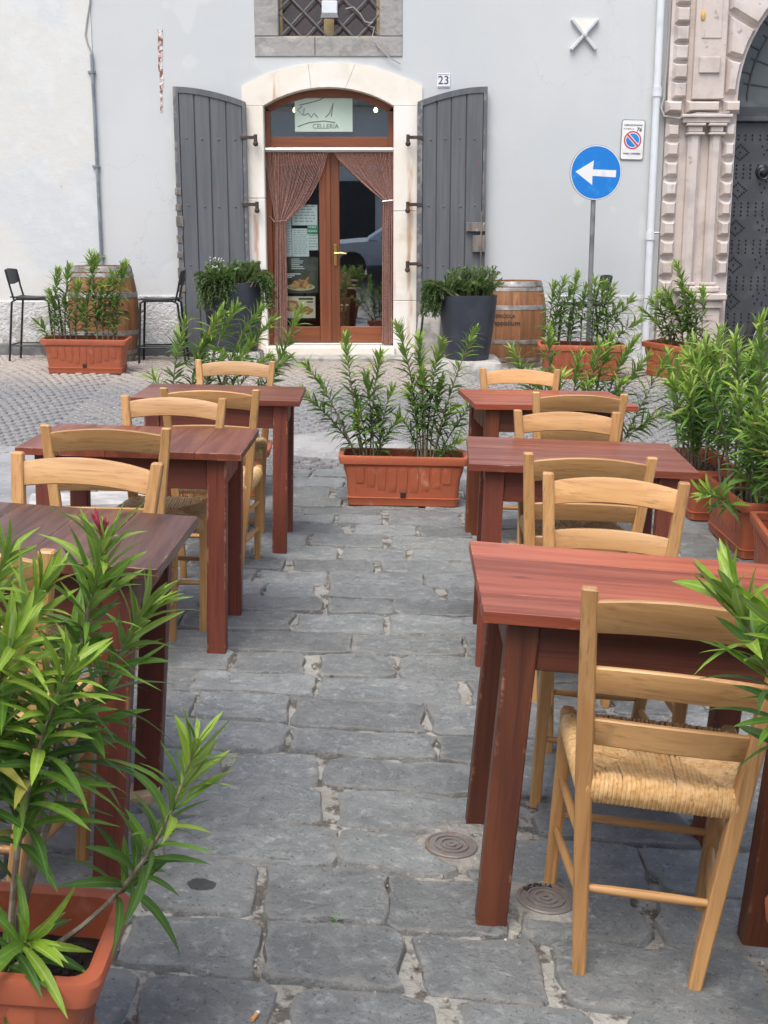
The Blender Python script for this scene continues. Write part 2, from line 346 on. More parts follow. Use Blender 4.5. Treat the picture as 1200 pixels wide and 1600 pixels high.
# ------------------------------------------------------------------ helpers: meshes
class MB:
    def __init__(s): s.v = []; s.f = []; s.e = []; s.mi = []; s.lu = None; s.cur = 0
    def add(s, vs, fs, edge=None, T=None):
        o = len(s.v)
        s.v += [tuple(T @ Vector(p)) for p in vs] if T is not None else [tuple(p) for p in vs]
        s.f += [tuple(i + o for i in f) for f in fs]
        s.e += edge if edge else [0.] * len(vs)
        s.mi += [s.cur] * len(fs)
        return s
    def box(s, x0, x1, y0, y1, z0, z1, b=0., T=None):
        """box, its twelve edges cut off by b"""
        if b <= 0:
            vs = [(x, y, z) for x in (x0, x1) for y in (y0, y1) for z in (z0, z1)]
            return s.add(vs, [(0, 1, 3, 2), (4, 6, 7, 5), (0, 4, 5, 1), (2, 3, 7, 6), (0, 2, 6, 4), (1, 5, 7, 3)], T=T)
        X, Y, Z = (x0, x1), (y0, y1), (z0, z1); vs = []; ix = {}
        for i in (0, 1):
            for j in (0, 1):
                for k in (0, 1):
                    a, c, d = 1 - 2*i, 1 - 2*j, 1 - 2*k
                    for t, p in enumerate(((X[i], Y[j] + c*b, Z[k] + d*b), (X[i] + a*b, Y[j], Z[k] + d*b), (X[i] + a*b, Y[j] + c*b, Z[k]))):
                        ix[i, j, k, t] = len(vs); vs.append(p)
        fs = []
        q = [(0, 0), (0, 1), (1, 1), (1, 0)]
        for i in (0, 1):
            f = [ix[i, a, c, 0] for a, c in q]; fs.append(tuple(f if i else f[::-1]))
            f = [ix[a, i, c, 1] for a, c in q]; fs.append(tuple(f[::-1] if i else f))
            f = [ix[a, c, i, 2] for a, c in q]; fs.append(tuple(f if i else f[::-1]))
        for i in (0, 1):
            for j in (0, 1):
                f = [ix[i, j, 0, 0], ix[i, j, 1, 0], ix[i, j, 1, 1], ix[i, j, 0, 1]]; fs.append(tuple(f if i ^ j else f[::-1]))
                f = [ix[i, 0, j, 0], ix[i, 1, j, 0], ix[i, 1, j, 2], ix[i, 0, j, 2]]; fs.append(tuple(f[::-1] if i ^ j else f))
                f = [ix[0, i, j, 1], ix[1, i, j, 1], ix[1, i, j, 2], ix[0, i, j, 2]]; fs.append(tuple(f if i ^ j else f[::-1]))
                for k in (0, 1):
                    f = [ix[i, j, k, 0], ix[i, j, k, 1], ix[i, j, k, 2]]; fs.append(tuple(f if (i + j + k) % 2 else f[::-1]))
        o = len(s.v); s.add(vs, fs, [0.] * 24, T)
        return s
    def rings(s, rs, closed=True, caps=True, T=None, edge=None):
        """skin over a list of rings of equal length"""
        n = len(rs[0]); vs = [p for r in rs for p in r]; fs = []
        for a in range(len(rs) - 1):
            for i in range(n if closed else n - 1):
                j = (i + 1) % n
                fs.append((a*n + i, a*n + j, (a+1)*n + j, (a+1)*n + i))
        if caps and closed:
            fs.append(tuple(range(n))[::-1]); m = (len(rs) - 1) * n; fs.append(tuple(m + i for i in range(n)))
        return s.add(vs, fs, edge, T)
    def tube(s, path, r, n=6, caps=True, T=None):
        P = [Vector(p) for p in path]; R_ = r if isinstance(r, (list, tuple)) else [r] * len(P)
        rs = []; up = Vector((0, 0, 1))
        d0 = (P[1] - P[0]).normalized()
        if abs(d0.z) > .9: up = Vector((1, 0, 0))
        for i, p in enumerate(P):
            d = (P[min(i+1, len(P)-1)] - P[max(i-1, 0)]).normalized()
            a = d.cross(up)
            a = a.normalized() if a.length > 1e-6 else Vector((1, 0, 0)); up2 = a.cross(d).normalized(); up = up2
            rs.append([p + R_[i] * (cos(2*pi*k/n) * a + sin(2*pi*k/n) * up2) for k in range(n)])
        return s.rings(rs, True, caps, T)
    def lathe(s, prof, n=24, T=None, caps=True):
        return s.rings([[(r*cos(2*pi*k/n), r*sin(2*pi*k/n), z) for k in range(n)] for r, z in prof], True, caps, T)
    def prism(s, poly, y0, y1, T=None):
        """outline in x, z carried from y0 to y1"""
        n = len(poly)
        vs = [(x, y0, z) for x, z in poly] + [(x, y1, z) for x, z in poly]
        fs = [tuple(range(n)), tuple(range(2*n - 1, n - 1, -1))] + [((i+1) % n, i, i + n, (i+1) % n + n) for i in range(n)]
        return s.add(vs, fs, None, T)
    def block(s, poly, y0, y1, inset, T=None):
        """outline in x, z whose front (y0) is drawn in towards its centre: a pillowed stone"""
        n = len(poly); A = sum(poly[i][0]*poly[(i+1)%n][1] - poly[(i+1)%n][0]*poly[i][1] for i in range(n))
        if A < 0: poly = poly[::-1]
        inn = []
        for i in range(n):      # each side moved inwards by inset, corners mitred
            p0, p1, p2 = Vector(poly[i-1]), Vector(poly[i]), Vector(poly[(i+1) % n]); d0, d1 = (p1 - p0).normalized(), (p2 - p1).normalized()
            n0, n1 = Vector((-d0.y, d0.x)), Vector((-d1.y, d1.x)); k = (n0 + n1); k = k / max(.3, k.dot(k) / 2)
            inn.append(tuple(p1 + k * inset))
        vs = [(x, y0, z) for x, z in inn] + [(x, lerp(y0, y1, .75), z) for x, z in poly] + [(x, y1, z) for x, z in poly]
        fs = [tuple(range(n))]
        for a in (0, 1):
            for i in range(n): j = (i + 1) % n; fs.append((a*n + i, a*n + j, a*n + j + n, a*n + i + n))
        return s.add(vs, fs, None, T)
    def mesh(s, name, mats, smooth=30):
        me = bpy.data.meshes.new(name); me.from_pydata(s.v, [], s.f)
        for m in (mats if isinstance(mats, (list, tuple)) else [mats]): me.materials.append(m)
        if any(s.mi): me.polygons.foreach_set('material_index', s.mi)
        if any(s.e):
            a = me.attributes.new('edge', 'FLOAT', 'POINT'); a.data.foreach_set('value', s.e)
        if s.lu:
            a = me.attributes.new('lu', 'FLOAT', 'POINT'); a.data.foreach_set('value', s.lu)
        if smooth:
            me.polygons.foreach_set('use_smooth', [True] * len(me.polygons)); me.set_sharp_from_angle(angle=RAD(smooth))
        me.update(); return me
    def build(s, name, mats, parent=None, smooth=30, T=None):
        return link(name, s.mesh(name, mats, smooth), parent, T)
def link(name, me, parent=None, T=None):
    o = bpy.data.objects.new(name, me); COL.objects.link(o)
    if parent is not None: o.parent = parent
    if T is not None: o.matrix_local = T
    return o
def tag(o, label, cat, group=None):
    o['label'] = label; o['category'] = cat
    if group: o['group'] = group
    return o
def thing(name, label, cat, T=None, group=None):
    o = bpy.data.objects.new(name, None); COL.objects.link(o); o.empty_display_size = .1
    if T is not None: o.matrix_world = T
    return tag(o, label, cat, group)
KIDS = {}
def copy_tree(o, parent=None):
    c = o.copy(); COL.objects.link(c)
    if parent is not None: c.parent = parent
    for ch in list(o.children): copy_tree(ch, c)
    return c
def structure(o): o['kind'] = 'structure'; return o
def stuff(o): o['kind'] = 'stuff'; return o
def edged(mb):
    """mark chamfer corners: vertices whose faces are small"""
    mb.e = [1.] * len(mb.v); return mb
def wbox(x0, x1, y0, y1, z0, z1, b):
    """timber with worn arrises: an inner face set in by b carries edge 0, the rim 1"""
    mb = MB(); mb.box(x0, x1, y0, y1, z0, z1, b)
    mb.e = [1.] * len(mb.v)
    # inset long faces so that wear stays at the arris
    w = min(.006, min(x1 - x0, y1 - y0, z1 - z0) * .22)
    nf = []; 
    for f in list(mb.f):
        if len(f) == 4:
            P = [Vector(mb.v[i]) for i in f]; c = sum(P, Vector()) / 4
            if min((P[1] - P[0]).length, (P[2] - P[1]).length) > 4 * b:
                ids = []
                for p in P:
                    d = c - p; q = p.copy()
                    for ax in range(3):
                        if abs(d[ax]) > 1e-6: q[ax] += math.copysign(min(w, abs(d[ax]) * .8), d[ax])
                    ids.append(len(mb.v)); mb.v.append(tuple(q)); mb.e.append(0.)
                nf.append(tuple(ids))
                for i in range(4): nf.append((f[i], f[(i+1) % 4], ids[(i+1) % 4], ids[i]))
                continue
        nf.append(f)
    mb.f = nf; mb.mi = [0] * len(nf); return mb
def text_mesh(txt, size, mat, name='lettering', extrude=.001, bold=0., shear=0., space=1.):
    cu = bpy.data.curves.new('t', 'FONT'); cu.body = txt; cu.size = size; cu.align_x = 'CENTER'; cu.align_y = 'CENTER'
    cu.extrude = extrude; cu.offset = bold; cu.shear = shear; cu.space_character = space; cu.resolution_u = 3
    ob = bpy.data.objects.new('t', cu); COL.objects.link(ob)
    dg = bpy.context.evaluated_depsgraph_get(); me = bpy.data.meshes.new_from_object(ob.evaluated_get(dg))
    bpy.data.objects.remove(ob); bpy.data.curves.remove(cu)
    me.materials.clear(); me.materials.append(mat); me.name = name; return me
STAND = Matrix.Rotation(pi/2, 4, 'X')      # writing laid in x, y stands up facing -y
def frame_from(p, d, up):
    d = d.normalized(); x = d.cross(up)
    x = x.normalized() if x.length > 1e-5 else Vector((1, 0, 0)); z = x.cross(d).normalized()
    return Matrix(((x.x, d.x, z.x, p.x), (x.y, d.y, z.y, p.y), (x.z, d.z, z.z, p.z), (0, 0, 0, 1)))
def arc(x0, z0, x1, zc, n=12):
    """points of the circle through (x0,z0), the crown zc midway and (x1,z0), left to right"""
    h = (x1 - x0) / 2; r = zc - z0; R = (h*h + r*r) / (2*r); cx = (x0 + x1) / 2; cz = zc - R
    a0 = math.asin(h / R)
    return [(cx + R*sin(lerp(-a0, a0, i/n)), cz + R*cos(lerp(-a0, a0, i/n))) for i in range(n + 1)]

# ------------------------------------------------------------------ the ground
xs = [-60, -30, -15, -9] + [-6 + .2*i for i in range(21)] + [-1.95 + .05*i for i in range(79)] + [2.0 + .2*i for i in range(21)] + [9, 15, 30, 60]
ys = [-60, -30, -15, -10] + [-6 + .3*i for i in range(26)] + [1.9 + .05*i for i in range(122)] + [8.3 + .25*i for i in range(19)] + [14, 20, 40, 60]
def mortar(x, y): return .0015 + .007 * mnoise.noise((x*2.6, y*2.6, 0)) + .009 * mnoise.noise((x*7, y*7, 3.))
mb = MB(); nx = len(xs)
for y in ys:
    for x in xs: mb.v.append((x, y, gz(x, y) + (mortar(x, y) if abs(x) < 4 and 1.2 < y < 8.2 else 0)))
mb.e = [0.] * len(mb.v)
for j in range(len(ys) - 1):
    for i in range(nx - 1): mb.f.append((j*nx + i, j*nx + i + 1, (j+1)*nx + i + 1, (j+1)*nx + i))
mb.mi = [0] * len(mb.f)
ground = structure(mb.build('ground', M['mortar']))
def slab(poly, h, inset, rough, jig=.1, n=14, skirt=.012):
    """a stone with an uneven outline, rounded arris and a slightly hollow, uneven top; poly = 4 corners"""
    out = []; per = max(3, n // 4)
    for k in range(4):
        a, b = poly[k], poly[(k+1) % 4]
        for i in range(per):
            t = (i + .18) / (per - .64) if per > 1 else .5
            t = min(.9, max(.07, t)) if i not in (0,) else .07
            out.append(Vector((lerp(a[0], b[0], t), lerp(a[1], b[1], t))))
    c = sum(out, Vector((0, 0))) / len(out)
    o2 = []
    for p in out:
        q = mnoise.noise((p.x * 8 + 3, p.y * 8, 5.)) * rough + mnoise.noise((p.x * 21, p.y * 21, 9.)) * rough * .7
        d = (p - c); o2.append(p + d.normalized() * q)
    rings = []; e = []
    cz = random.uniform(-.004, .004)
    for k, (ins, z, ed) in enumerate(((-.004, -skirt, .0), (0, h * .6, .25), (inset * .45, h * .93, .85), (inset * 1.7, h, .6), (inset * 5., h - .001, 0.))):
        r = []
        for p in o2:
            d = c - p; L = d.length; q = p + d.normalized() * min(ins, L * .6)
            zz = gz(q.x, q.y) + z + cz + (mnoise.noise((q.x * 6, q.y * 6, 2.)) * .008 + mnoise.noise((q.x * 17, q.y * 17, 4.)) * .007 if k > 1 else 0)
            r.append((q.x, q.y, zz)); e.append(ed)
        rings.append(r)
    m = MB(); m.rings(rings, True, False, None, e)
    nn = len(o2); m.f.append(tuple(4*nn + i for i in range(nn))); m.mi.append(0)
    return m
# big basalt setts in rows across the way, one object each
y = 1.55; j = 0; setts = []
FLAG = lambda x, y: x < -1.75 - (y - 6) * .12 and y > 5.3
while y < 7.75:
    dep = random.uniform(.2, .255); x = -4.4 + random.uniform(0, .3)
    wav = lambda x, k: .022 * mnoise.noise((x * .9, k * 1.7, 1.)) + .01 * sin(x * 2 + k)
    while x < 4.4:
        ln = random.choice([random.uniform(.27, .36), random.uniform(.36, .5), random.uniform(.42, .54)]); g = random.uniform(.006, .02); gy = random.choice((.002, .004, .008, .014))
        sk = random.uniform(-.03, .03)
        lim = .34 * y + .42
        if -lim - .9 < x + ln/2 < lim + .9 and not FLAG(x + ln/2, y):
            setts.append((y + (50 if abs(x + ln/2) > lim else 0), [(x + g, y + gy + wav(x, j)), (x + ln - g + sk * .5, y + gy * .6 + wav(x + ln, j)), (x + ln - g + sk, y + dep - gy * .6 + wav(x + ln, j + 1)), (x + g + random.uniform(-.015, .015), y + dep - gy + wav(x, j + 1))]))
        x += ln
    y += dep; j += 1
setts.sort(key=lambda t: t[0])
wc = min(((sum(p[0] for p in q)/4, sum(p[1] for p in q)/4) for _, q in setts), key=lambda c: hypot(c[0] + .45, c[1] - 2.68))
WET.inputs[1].default_value = (wc[0], wc[1] * 1.25, 0)
rest = MB()
for k, (y, poly) in enumerate(setts):
    m = slab(poly, random.uniform(.013, .022), .008, .016 + .006 * (y < 4), n=20 if y < 4.2 else 16)
    if k < 300 and y < 50: m.build('paving_stone', M['basalt'], ground, 50)
    else: rest.add(m.v, m.f, m.e)
if rest.v: stuff(rest.build('paving_stones', M['basalt'], ground, 50))
# grit and crumbs lying in the joints
rn = random.Random(12); m = MB()
for y, poly in setts:
    if y > 5.2: continue
    for k in range(9):
        if rn.random() < .55: q = (poly[0][0] - rn.uniform(.0, .026), lerp(poly[0][1], poly[3][1], rn.random()))
        else: q = (lerp(poly[0][0], poly[1][0], rn.random()), poly[0][1] - rn.uniform(0, .012))
        r = rn.choice([rn.uniform(.0015, .003), rn.uniform(.002, .0055)])
        m.lathe([(r, -r), (r * rn.uniform(.8, 1.1), r*.4), (r*.4, r*.9)], 5, Matrix.Translation((q[0], q[1], gz(*q) + .010)) @ Matrix.Rotation(rn.uniform(0, 6), 4, 'Z') @ Matrix.Diagonal((rn.uniform(.7, 1.6), 1, .8, 1)))
stuff(m.build('grit', mk('grit', (.34, .31, .27), [((.16, .13, .10), 30, .45, .55), ((.5, .47, .43), 50, .55, .62)], .9, (), True), ground, 40))
# smooth flagstones on the left
y = 5.35
while y < 8.1:
    x = -1.8 - (y - 6) * .12 - random.uniform(0, .2); dep = random.uniform(.38, .46)
    while x > -4.2:
        ln = random.uniform(.7, 1.05)
        slab([(x - ln + .008, y + .006), (x - .008, y + .006), (x - .008, y + dep - .006), (x - ln + .008, y + dep - .006)], .016, .004, .004).build('flagstone', M['flagstone'], ground, 50)
        x -= ln
    y += dep
# small cobbles laid in arcs beyond
cob = []
for i in range(-62, 64):
    for j in range(0, 66):
        x = i * .086 + (.043 if j % 2 else 0); u = (x / 1.25) % 1.0
        yy = 7.6 + j * .083 + .30 * (1 - (2*u - 1) ** 2)
        if yy < 7.82 or yy > 12.95 or abs(x) > .33 * yy + 1.3 or FLAG(x, yy) and yy < 8.05: continue
        ang = atan(.30 * -4 * (2*u - 1) / 1.25)
        cob.append((yy + (50 if abs(x) > .33 * yy + .3 else 0), x, ang))
cob.sort()
cv = []
for k in range(6):
    m = slab([(-.039, -.036), (.039, -.036), (.039, .036), (-.039, .036)], 0, .005, .006, n=8)
    m = MB(); n = 8; o = []
    for q in range(n):
        a = 2*pi*(q + .5)/n; rx = .041 * (1 + random.uniform(-.1, .1)); o.append((max(-.038, min(.038, rx*1.25*cos(a))), max(-.036, min(.036, rx*1.2*sin(a)))))
    m.rings([[(p[0], p[1], -.02) for p in o], [(p[0], p[1], .008) for p in o], [(p[0]*.72, p[1]*.72, .016 + random.uniform(-.002, .002)) for p in o]], True, False)
    m.f.append(tuple(2*n + q for q in range(n))); m.mi.append(0); cv.append(m)
cme = [m.mesh('cobblestone', M['cobble'], 60) for m in cv]
crest = MB()
for k, (yy, x, ang) in enumerate(cob):
    yy %= 50
    T = Matrix.Translation((x, yy, gz(x, yy) + random.uniform(-.004, .004))) @ Matrix.Rotation(ang + random.uniform(-.12, .12), 4, 'Z') @ Matrix.Diagonal((random.uniform(.88, 1.05), random.uniform(.88, 1.05), 1, 1))
    if k < 300: link('cobblestone', cme[k % 6], ground, T)
    else: q = cv[k % 6]; crest.add(q.v, q.f, None, T)
stuff(crest.build('cobblestones', M['cobble'], ground, 60))
def blob(cx, cy, rx, ry, h, n=20, r=.15, seed=0., sides=True):
    o = []
    for k in range(n):
        a = 2*pi*k/n; f = 1 + r * mnoise.noise((cos(a)*1.6 + seed, sin(a)*1.6, seed)); o.append((cx + rx*f*cos(a), cy + ry*f*sin(a)))
    m = MB(); rr = []
    for f, z in ((1, -.01), (.99, h * .7), (.93, h), (.45, h)):
        rr.append([(cx + (x - cx)*f, cy + (y - cy)*f, gz(cx + (x - cx)*f, cy + (y - cy)*f) + z) for x, y in o])
    m.rings(rr, True, False); m.f.append(tuple(3*n + q for q in range(n))); m.mi.append(0); return m
structure(blob(-.34, 8.55, .5, .42, .026, 24, .25, 2.).build('concrete_patch', M['concrete'], None, 50))
structure(blob(.20, 2.88, .125, .10, .0225, 28, .5, 5.).build('cement_patch', M['cement'], None, 50))
structure(blob(.39, 2.63, .115, .095, .0225, 28, .5, 7.).build('cement_patch', M['cement'], None, 50))
# pale kerb slab by the left tables
m = MB(); m.box(-.34, .34, -.16, .16, -.04, .075, .012)
tag(m.build('stone_slab', M['kerb'], None, 30, seat_on(-1.66, 6.75, RAD(14))), 'pale raised kerb slab on the ground behind the middle left table', 'slab')
# meter covers
def cover(x, y, r, label, letters):
    t = thing('meter_cover', label, 'cover', seat_on(x, y, .3, .022), 'small round iron covers in the paving')
    m = MB(); m.lathe([(r, -.02), (r, .004), (r*.96, .006), (r*.88, .006), (r*.86, .003), (.001, .003)], 32); m.build('rim', M['cover_iron'], t)
    m = MB()
    for a, b in ((.66, .6), (.42, .36), (.2, .02)):
        m.lathe([(r*a, .002), (r*a, .0075), (r*b, .0075), (r*b, .002)], 32, None, False)
    m.build('raised_ring', M['cover_iron'], t)
    if letters:
        me = text_mesh('ACQUA', r * .32, M['iron'], extrude=.003)
        for vtx in me.vertices:
            a = pi/2 - vtx.co.x / (r * .75); rr = r * .76 + vtx.co.y; vtx.co = (rr*cos(a), rr*sin(a), vtx.co.z + .005)
        link('lettering', me, t)
    m = MB(); m.box(-r*.09, r*.09, -r*.02, r*.02, .004, .0082); m.build('key_slot', M['black_ink'], t)
cover(.172, 2.86, .068, 'round rusty iron meter cover set in cement left of the front right table leg', False)
cover(.385, 2.63, .07, 'round meter cover with lettering under the front right chair', True)
# wet mark, cigarette end, weed, wooden wedge
def ground_at(px, py):
    u, v = (px - 600) / F, (800 - py) / F
    d = Vector((u, cos(PITCH) + v * sin(PITCH), -sin(PITCH) + v * cos(PITCH))); t = 1.
    for _ in range(40):
        P = Vector((0, 0, CAMH)) + d * t; t += (P.z - gz(P.x, P.y) - .015) / -d.z * .9
    return Vector((0, 0, CAMH)) + d * t
g = ground_at(398, 1590)
t = thing('cigarette_end', 'orange cigarette end lying in a paving joint at the bottom edge', 'cigarette end', seat_on(g.x, g.y, RAD(70), .017))
m = MB(); m.tube([(-.012, 0, 0), (.010, 0, 0)], .0042, 8); m.build('filter', M['butt'], t)
m = MB(); m.tube([(.0102, 0, 0), (.016, 0, .001)], .0040, 8); m.build('paper', M['white'], t)
g = ground_at(532, 1440)
m = MB()
for k in range(16):
    a = random.uniform(0, 2*pi); l = random.uniform(.008, .02); c = Vector((random.uniform(-.015, .015), random.uniform(-.006, .006), .004))
    d = Vector((cos(a), sin(a), random.uniform(.2, .8))) * l; sdir = Vector((-sin(a), cos(a), 0)) * l * .3
    m.add([c, c + d*.5 + sdir, c + d, c + d*.5 - sdir], [(0, 1, 2, 3)])
tag(m.build('weed', M['weed'], None, 0, Matrix.Translation((g.x, g.y, g.z))), 'tiny green weed growing in a joint of the paving', 'weed')

# ------------------------------------------------------------------ the white house
XL, XR = wx(153, 250), wx(1038, 200)
HT = 7.2
ZB = gz(0, WY)
house = thing('plaster_house', 'white plastered house front with an arched doorway and grey shutters', 'house', Matrix.Translation((0, WY, 0)))
def HB(m, name, mat, parent=house, smooth=30, T=None):    # shapes written in world metres, kept local to the house
    Ti = Matrix.Translation((0, -WY, 0)) if parent is house else Matrix.Identity(4)
    m.v = [tuple(Ti @ Vector(p)) for p in m.v] if parent is house else [tuple(Vector(p) - Vector((0, WY, 0))) for p in m.v]
    return m.build(name, mat, parent, smooth, T)
# key lines of the doorway
JX0, JX1 = wx(378, 163), wx(660, 163)              # outer edges of the stone surround
DX0, DX1 = wx(412, 200), wx(615, 200)              # opening
ZS, ZC, ZO = wz(165), wz(136), wz(98)              # springing, crown of the opening, crown of the surround
ZSO = wz(135)
ZD = wz(541)                                        # threshold
WX0, WX1 = wx(435, 40), wx(593, 40); WZ0 = wz(57); WZ1 = WZ0 + 1.25   # window above
SX0, SX1 = wx(398, 60), wx(629, 60); SZ0 = wz(89)
Y0, Y1 = WY, WY + .42
PLZ = wz(462)
outer = arc(JX0, ZSO, JX1, ZO, 16)
m = MB()
m.box(XL, JX0, Y0, Y1, -.6, HT); m.box(JX1, XR, Y0, Y1, -.6, HT)
m.prism([(JX0, SZ0), (JX1, SZ0)] + outer[::-1], Y0, Y1)
m.box(JX0, SX0, Y0, Y1, SZ0, WZ1 + .3); m.box(SX1, JX1, Y0, Y1, SZ0, WZ1 + .3)
m.box(JX0, JX1, Y0, Y1, WZ1 + .3, HT)
HB(m, 'wall', M['plaster'])
m = MB(); m.box(XL - .1, XR + .1, Y0 - .12, Y1 + 6, HT, HT + .15, .02); HB(m, 'roof', M['grey_stone'])
for a, b in ((XL + .005, wx(272, 300) + .1), (wx(760, 300) - .1, XR - .01)):
    m = MB(); m.box(a, b, Y0 - .018, Y0 + .02, ZB - .3, PLZ, .004); HB(m, 'plinth', M['rough_plaster'])
m = MB(); m.box(XL + .005, JX0 - .02, Y0 - .05, Y0 + .02, ZB - .3, ZB + .16, .01)
HB(m, 'base_course', M['dark_base'])
# stone surround: jambs and arch, each stone a piece
inner = arc(DX0, ZS, DX1, ZC, 16)
YF = WY - .018
for x0, x1, cuts in ((JX0, DX0, [ZD - .1, wz(440), wz(310), ZS]), (DX1, JX1, [ZD - .1, wz(470), wz(330), ZS])):
    for a, b in zip(cuts[:-1], cuts[1:]):
        m = MB(); m.box(x0, x1, YF, WY + .30, a + .0015, b - .0015, .006); HB(m, 'surround_stone', M['lime'])
for a, b in ((0, 6), (6, 10), (10, 16)):
    poly = inner[a:b+1] + outer[a:b+1][::-1]
    if a == 0: poly = [inner[0]] + inner[1:b+1] + outer[1:b+1][::-1] + [(JX0, ZSO), (JX0, ZS)]
    if b == 16: poly = inner[a:16] + [inner[16], (JX1, ZS), (JX1, ZSO)] + outer[a:16][::-1]
    cx = sum(p[0] for p in poly)/len(poly)
    poly = [(p[0] + (.0015 if p[0] < cx else -.0015), p[1]) for p in poly]
    m = MB(); m.prism(poly, YF, WY + .30); HB(m, 'surround_stone', M['lime'])
# threshold and step
m = MB(); m.box(DX0 - .02, DX1 + .02, WY - .10, WY + .3, ZB - .2, ZD, .012); HB(m, 'threshold', M['lime'])
m = MB(); m.box(DX0 - .25, DX1 + .35, WY - .42, WY - .105, ZB - .2, lerp(ZB, ZD, .45), .015); HB(m, 'step', M['pale_stone'])
# door: frame, transom, two leaves
FY = WY + .15
z_bar = wz(231); z_rail0, z_rail1 = wz(231), wz(212)
def pane(parent, x0, x1, z0, z1, y, gm='glass'):
    m = MB(); m.box(x0, x1, y, y + .006, z0, z1); return HB(m, 'glass_pane', M[gm], parent, 0)
m = MB()
ia = arc(DX0 + .005, ZS, DX1 - .005, ZC - .004, 16)
gl = arc(wx(420, 160), wz(172), wx(606, 160), wz(147), 16)
gl = [(x, min(z, wz(150))) for x, z in gl]
m.prism(ia + gl[::-1], FY, FY + .07)
HB(m, 'door_frame', M['door_x'])
fr = house.children[-1]
fr = [o for o in house.children if o.name.startswith('door_frame')][0]
m = MB()
for x0, x1 in ((DX0 + .004, DX0 + .055), (DX1 - .055, DX1 - .004)):
    m.prism([(x0, ZD), (x1, ZD), (x1, wz(172) if x0 > 0 or True else 0), (x0, wz(170))], FY - .004, FY + .066)
HB(m, 'door_post', M['door_z'], fr)
m = MB(); m.box(DX0 + .056, DX1 - .056, FY - .012, FY + .07, z_rail0 - .02, z_rail1, .006); HB(m, 'transom_rail', M['door_x'], fr)
zt = min(z for x, z in gl)
m = MB(); m.prism([(DX0 + .056, z_rail1), (DX1 - .056, z_rail1)] + [(x, z + .01) for x, z in gl[::-1]], FY + .03, FY + .036); HB(m, 'glass_pane', M['fan_glass'], fr, 0)
leafmid = wx(513, 400)
for side, x0, x1, gx0, gx1 in (('l', DX0 + .058, leafmid - .003, wx(441, 400), wx(498, 400)), ('r', leafmid + .003, DX1 - .058, wx(530, 400), wx(597, 400))):
    m = MB(); z0, z1 = ZD + .025, z_rail0 - .025
    m.box(x0, gx0, FY + .012, FY + .06, z0, z1, .005); m.box(gx1, x1, FY + .012, FY + .06, z0, z1, .005)
    leaf = HB(m, 'door_leaf', M['door_z'])
    m = MB(); m.box(gx0 + .001, gx1 - .001, FY + .0135, FY + .058, z0, wz(512), .005); m.box(gx0 + .001, gx1 - .001, FY + .0135, FY + .058, wz(258), z1, .005)
    HB(m, 'rail', M['door_x'], leaf)
    pane(leaf, gx0 - .004, gx1 + .004, wz(513), wz(257), FY + .034, 'clear_glass' if side == 'l' else 'glass')
    if side == 'l':
        m = MB(); m.box(leafmid - .028, leafmid + .022, FY - .004, FY + .014, z0, z1, .006); HB(m, 'cover_strip', M['door_z'], leaf)
    else:
        hx, hz = wx(523, 396), wz(396)
        m = MB(); m.box(hx - .016, hx + .016, FY - .010, FY - .003, wz(415), wz(382), .003); m.tube([(hx, FY - .01, hz), (hx, FY - .05, hz)], .010, 8)
        m.tube([(hx - .006, FY - .05, hz), (hx + .05, FY - .054, hz + .003), (hx + .118, FY - .05, hz - .004)], [.009, .010, .007], 8); m.tube([(hx, FY - .016, wz(409)), (hx, FY - .004, wz(409))], .009, 8)
        HB(m, 'handle', M['brass'], leaf)
m = MB(); m.box(DX0 + .056, DX1 - .056, FY - .03, FY + .06, ZD + .001, ZD + .023, .004); HB(m, 'door_sill', M['alu'])
# room behind the glass
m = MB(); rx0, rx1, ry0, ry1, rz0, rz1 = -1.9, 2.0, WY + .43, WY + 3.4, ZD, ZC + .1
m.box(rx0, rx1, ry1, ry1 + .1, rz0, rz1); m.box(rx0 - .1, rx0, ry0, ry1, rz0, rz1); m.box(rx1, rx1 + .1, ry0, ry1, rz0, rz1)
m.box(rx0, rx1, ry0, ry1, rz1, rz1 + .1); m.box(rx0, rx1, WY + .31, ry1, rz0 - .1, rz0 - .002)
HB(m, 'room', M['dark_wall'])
m = MB(); m.box(-.95, -.15, WY + 1.7, WY + 2.3, rz0, rz0 + .95, .02); tag(m.build('counter', M['dk'][2]), 'dark wooden counter standing inside behind the glazed door', 'counter')
for px in (461, 587):
    p = at(px, 172, WY + .62)
    t = thing('hanging_bulb', 'warm lit bulb behind the %s end of the arched fanlight' % ('left' if px < 500 else 'right'), 'light bulb', Matrix.Translation(p), 'lit bulbs behind the fanlight')
    m = MB(); m.lathe([(.001, -.024), (.016, -.018), (.023, 0), (.017, .016), (.008, .026)], 12); m.build('bulb', M['bulb'], t, 60)
    m = MB(); m.lathe([(.009, .026), (.010, .05), (.004, .055)], 10); m.tube([(0, 0, .05), (0, 0, rz1 - p.z)], .003, 5); m.build('lamp_holder', M['black_plastic'], t)
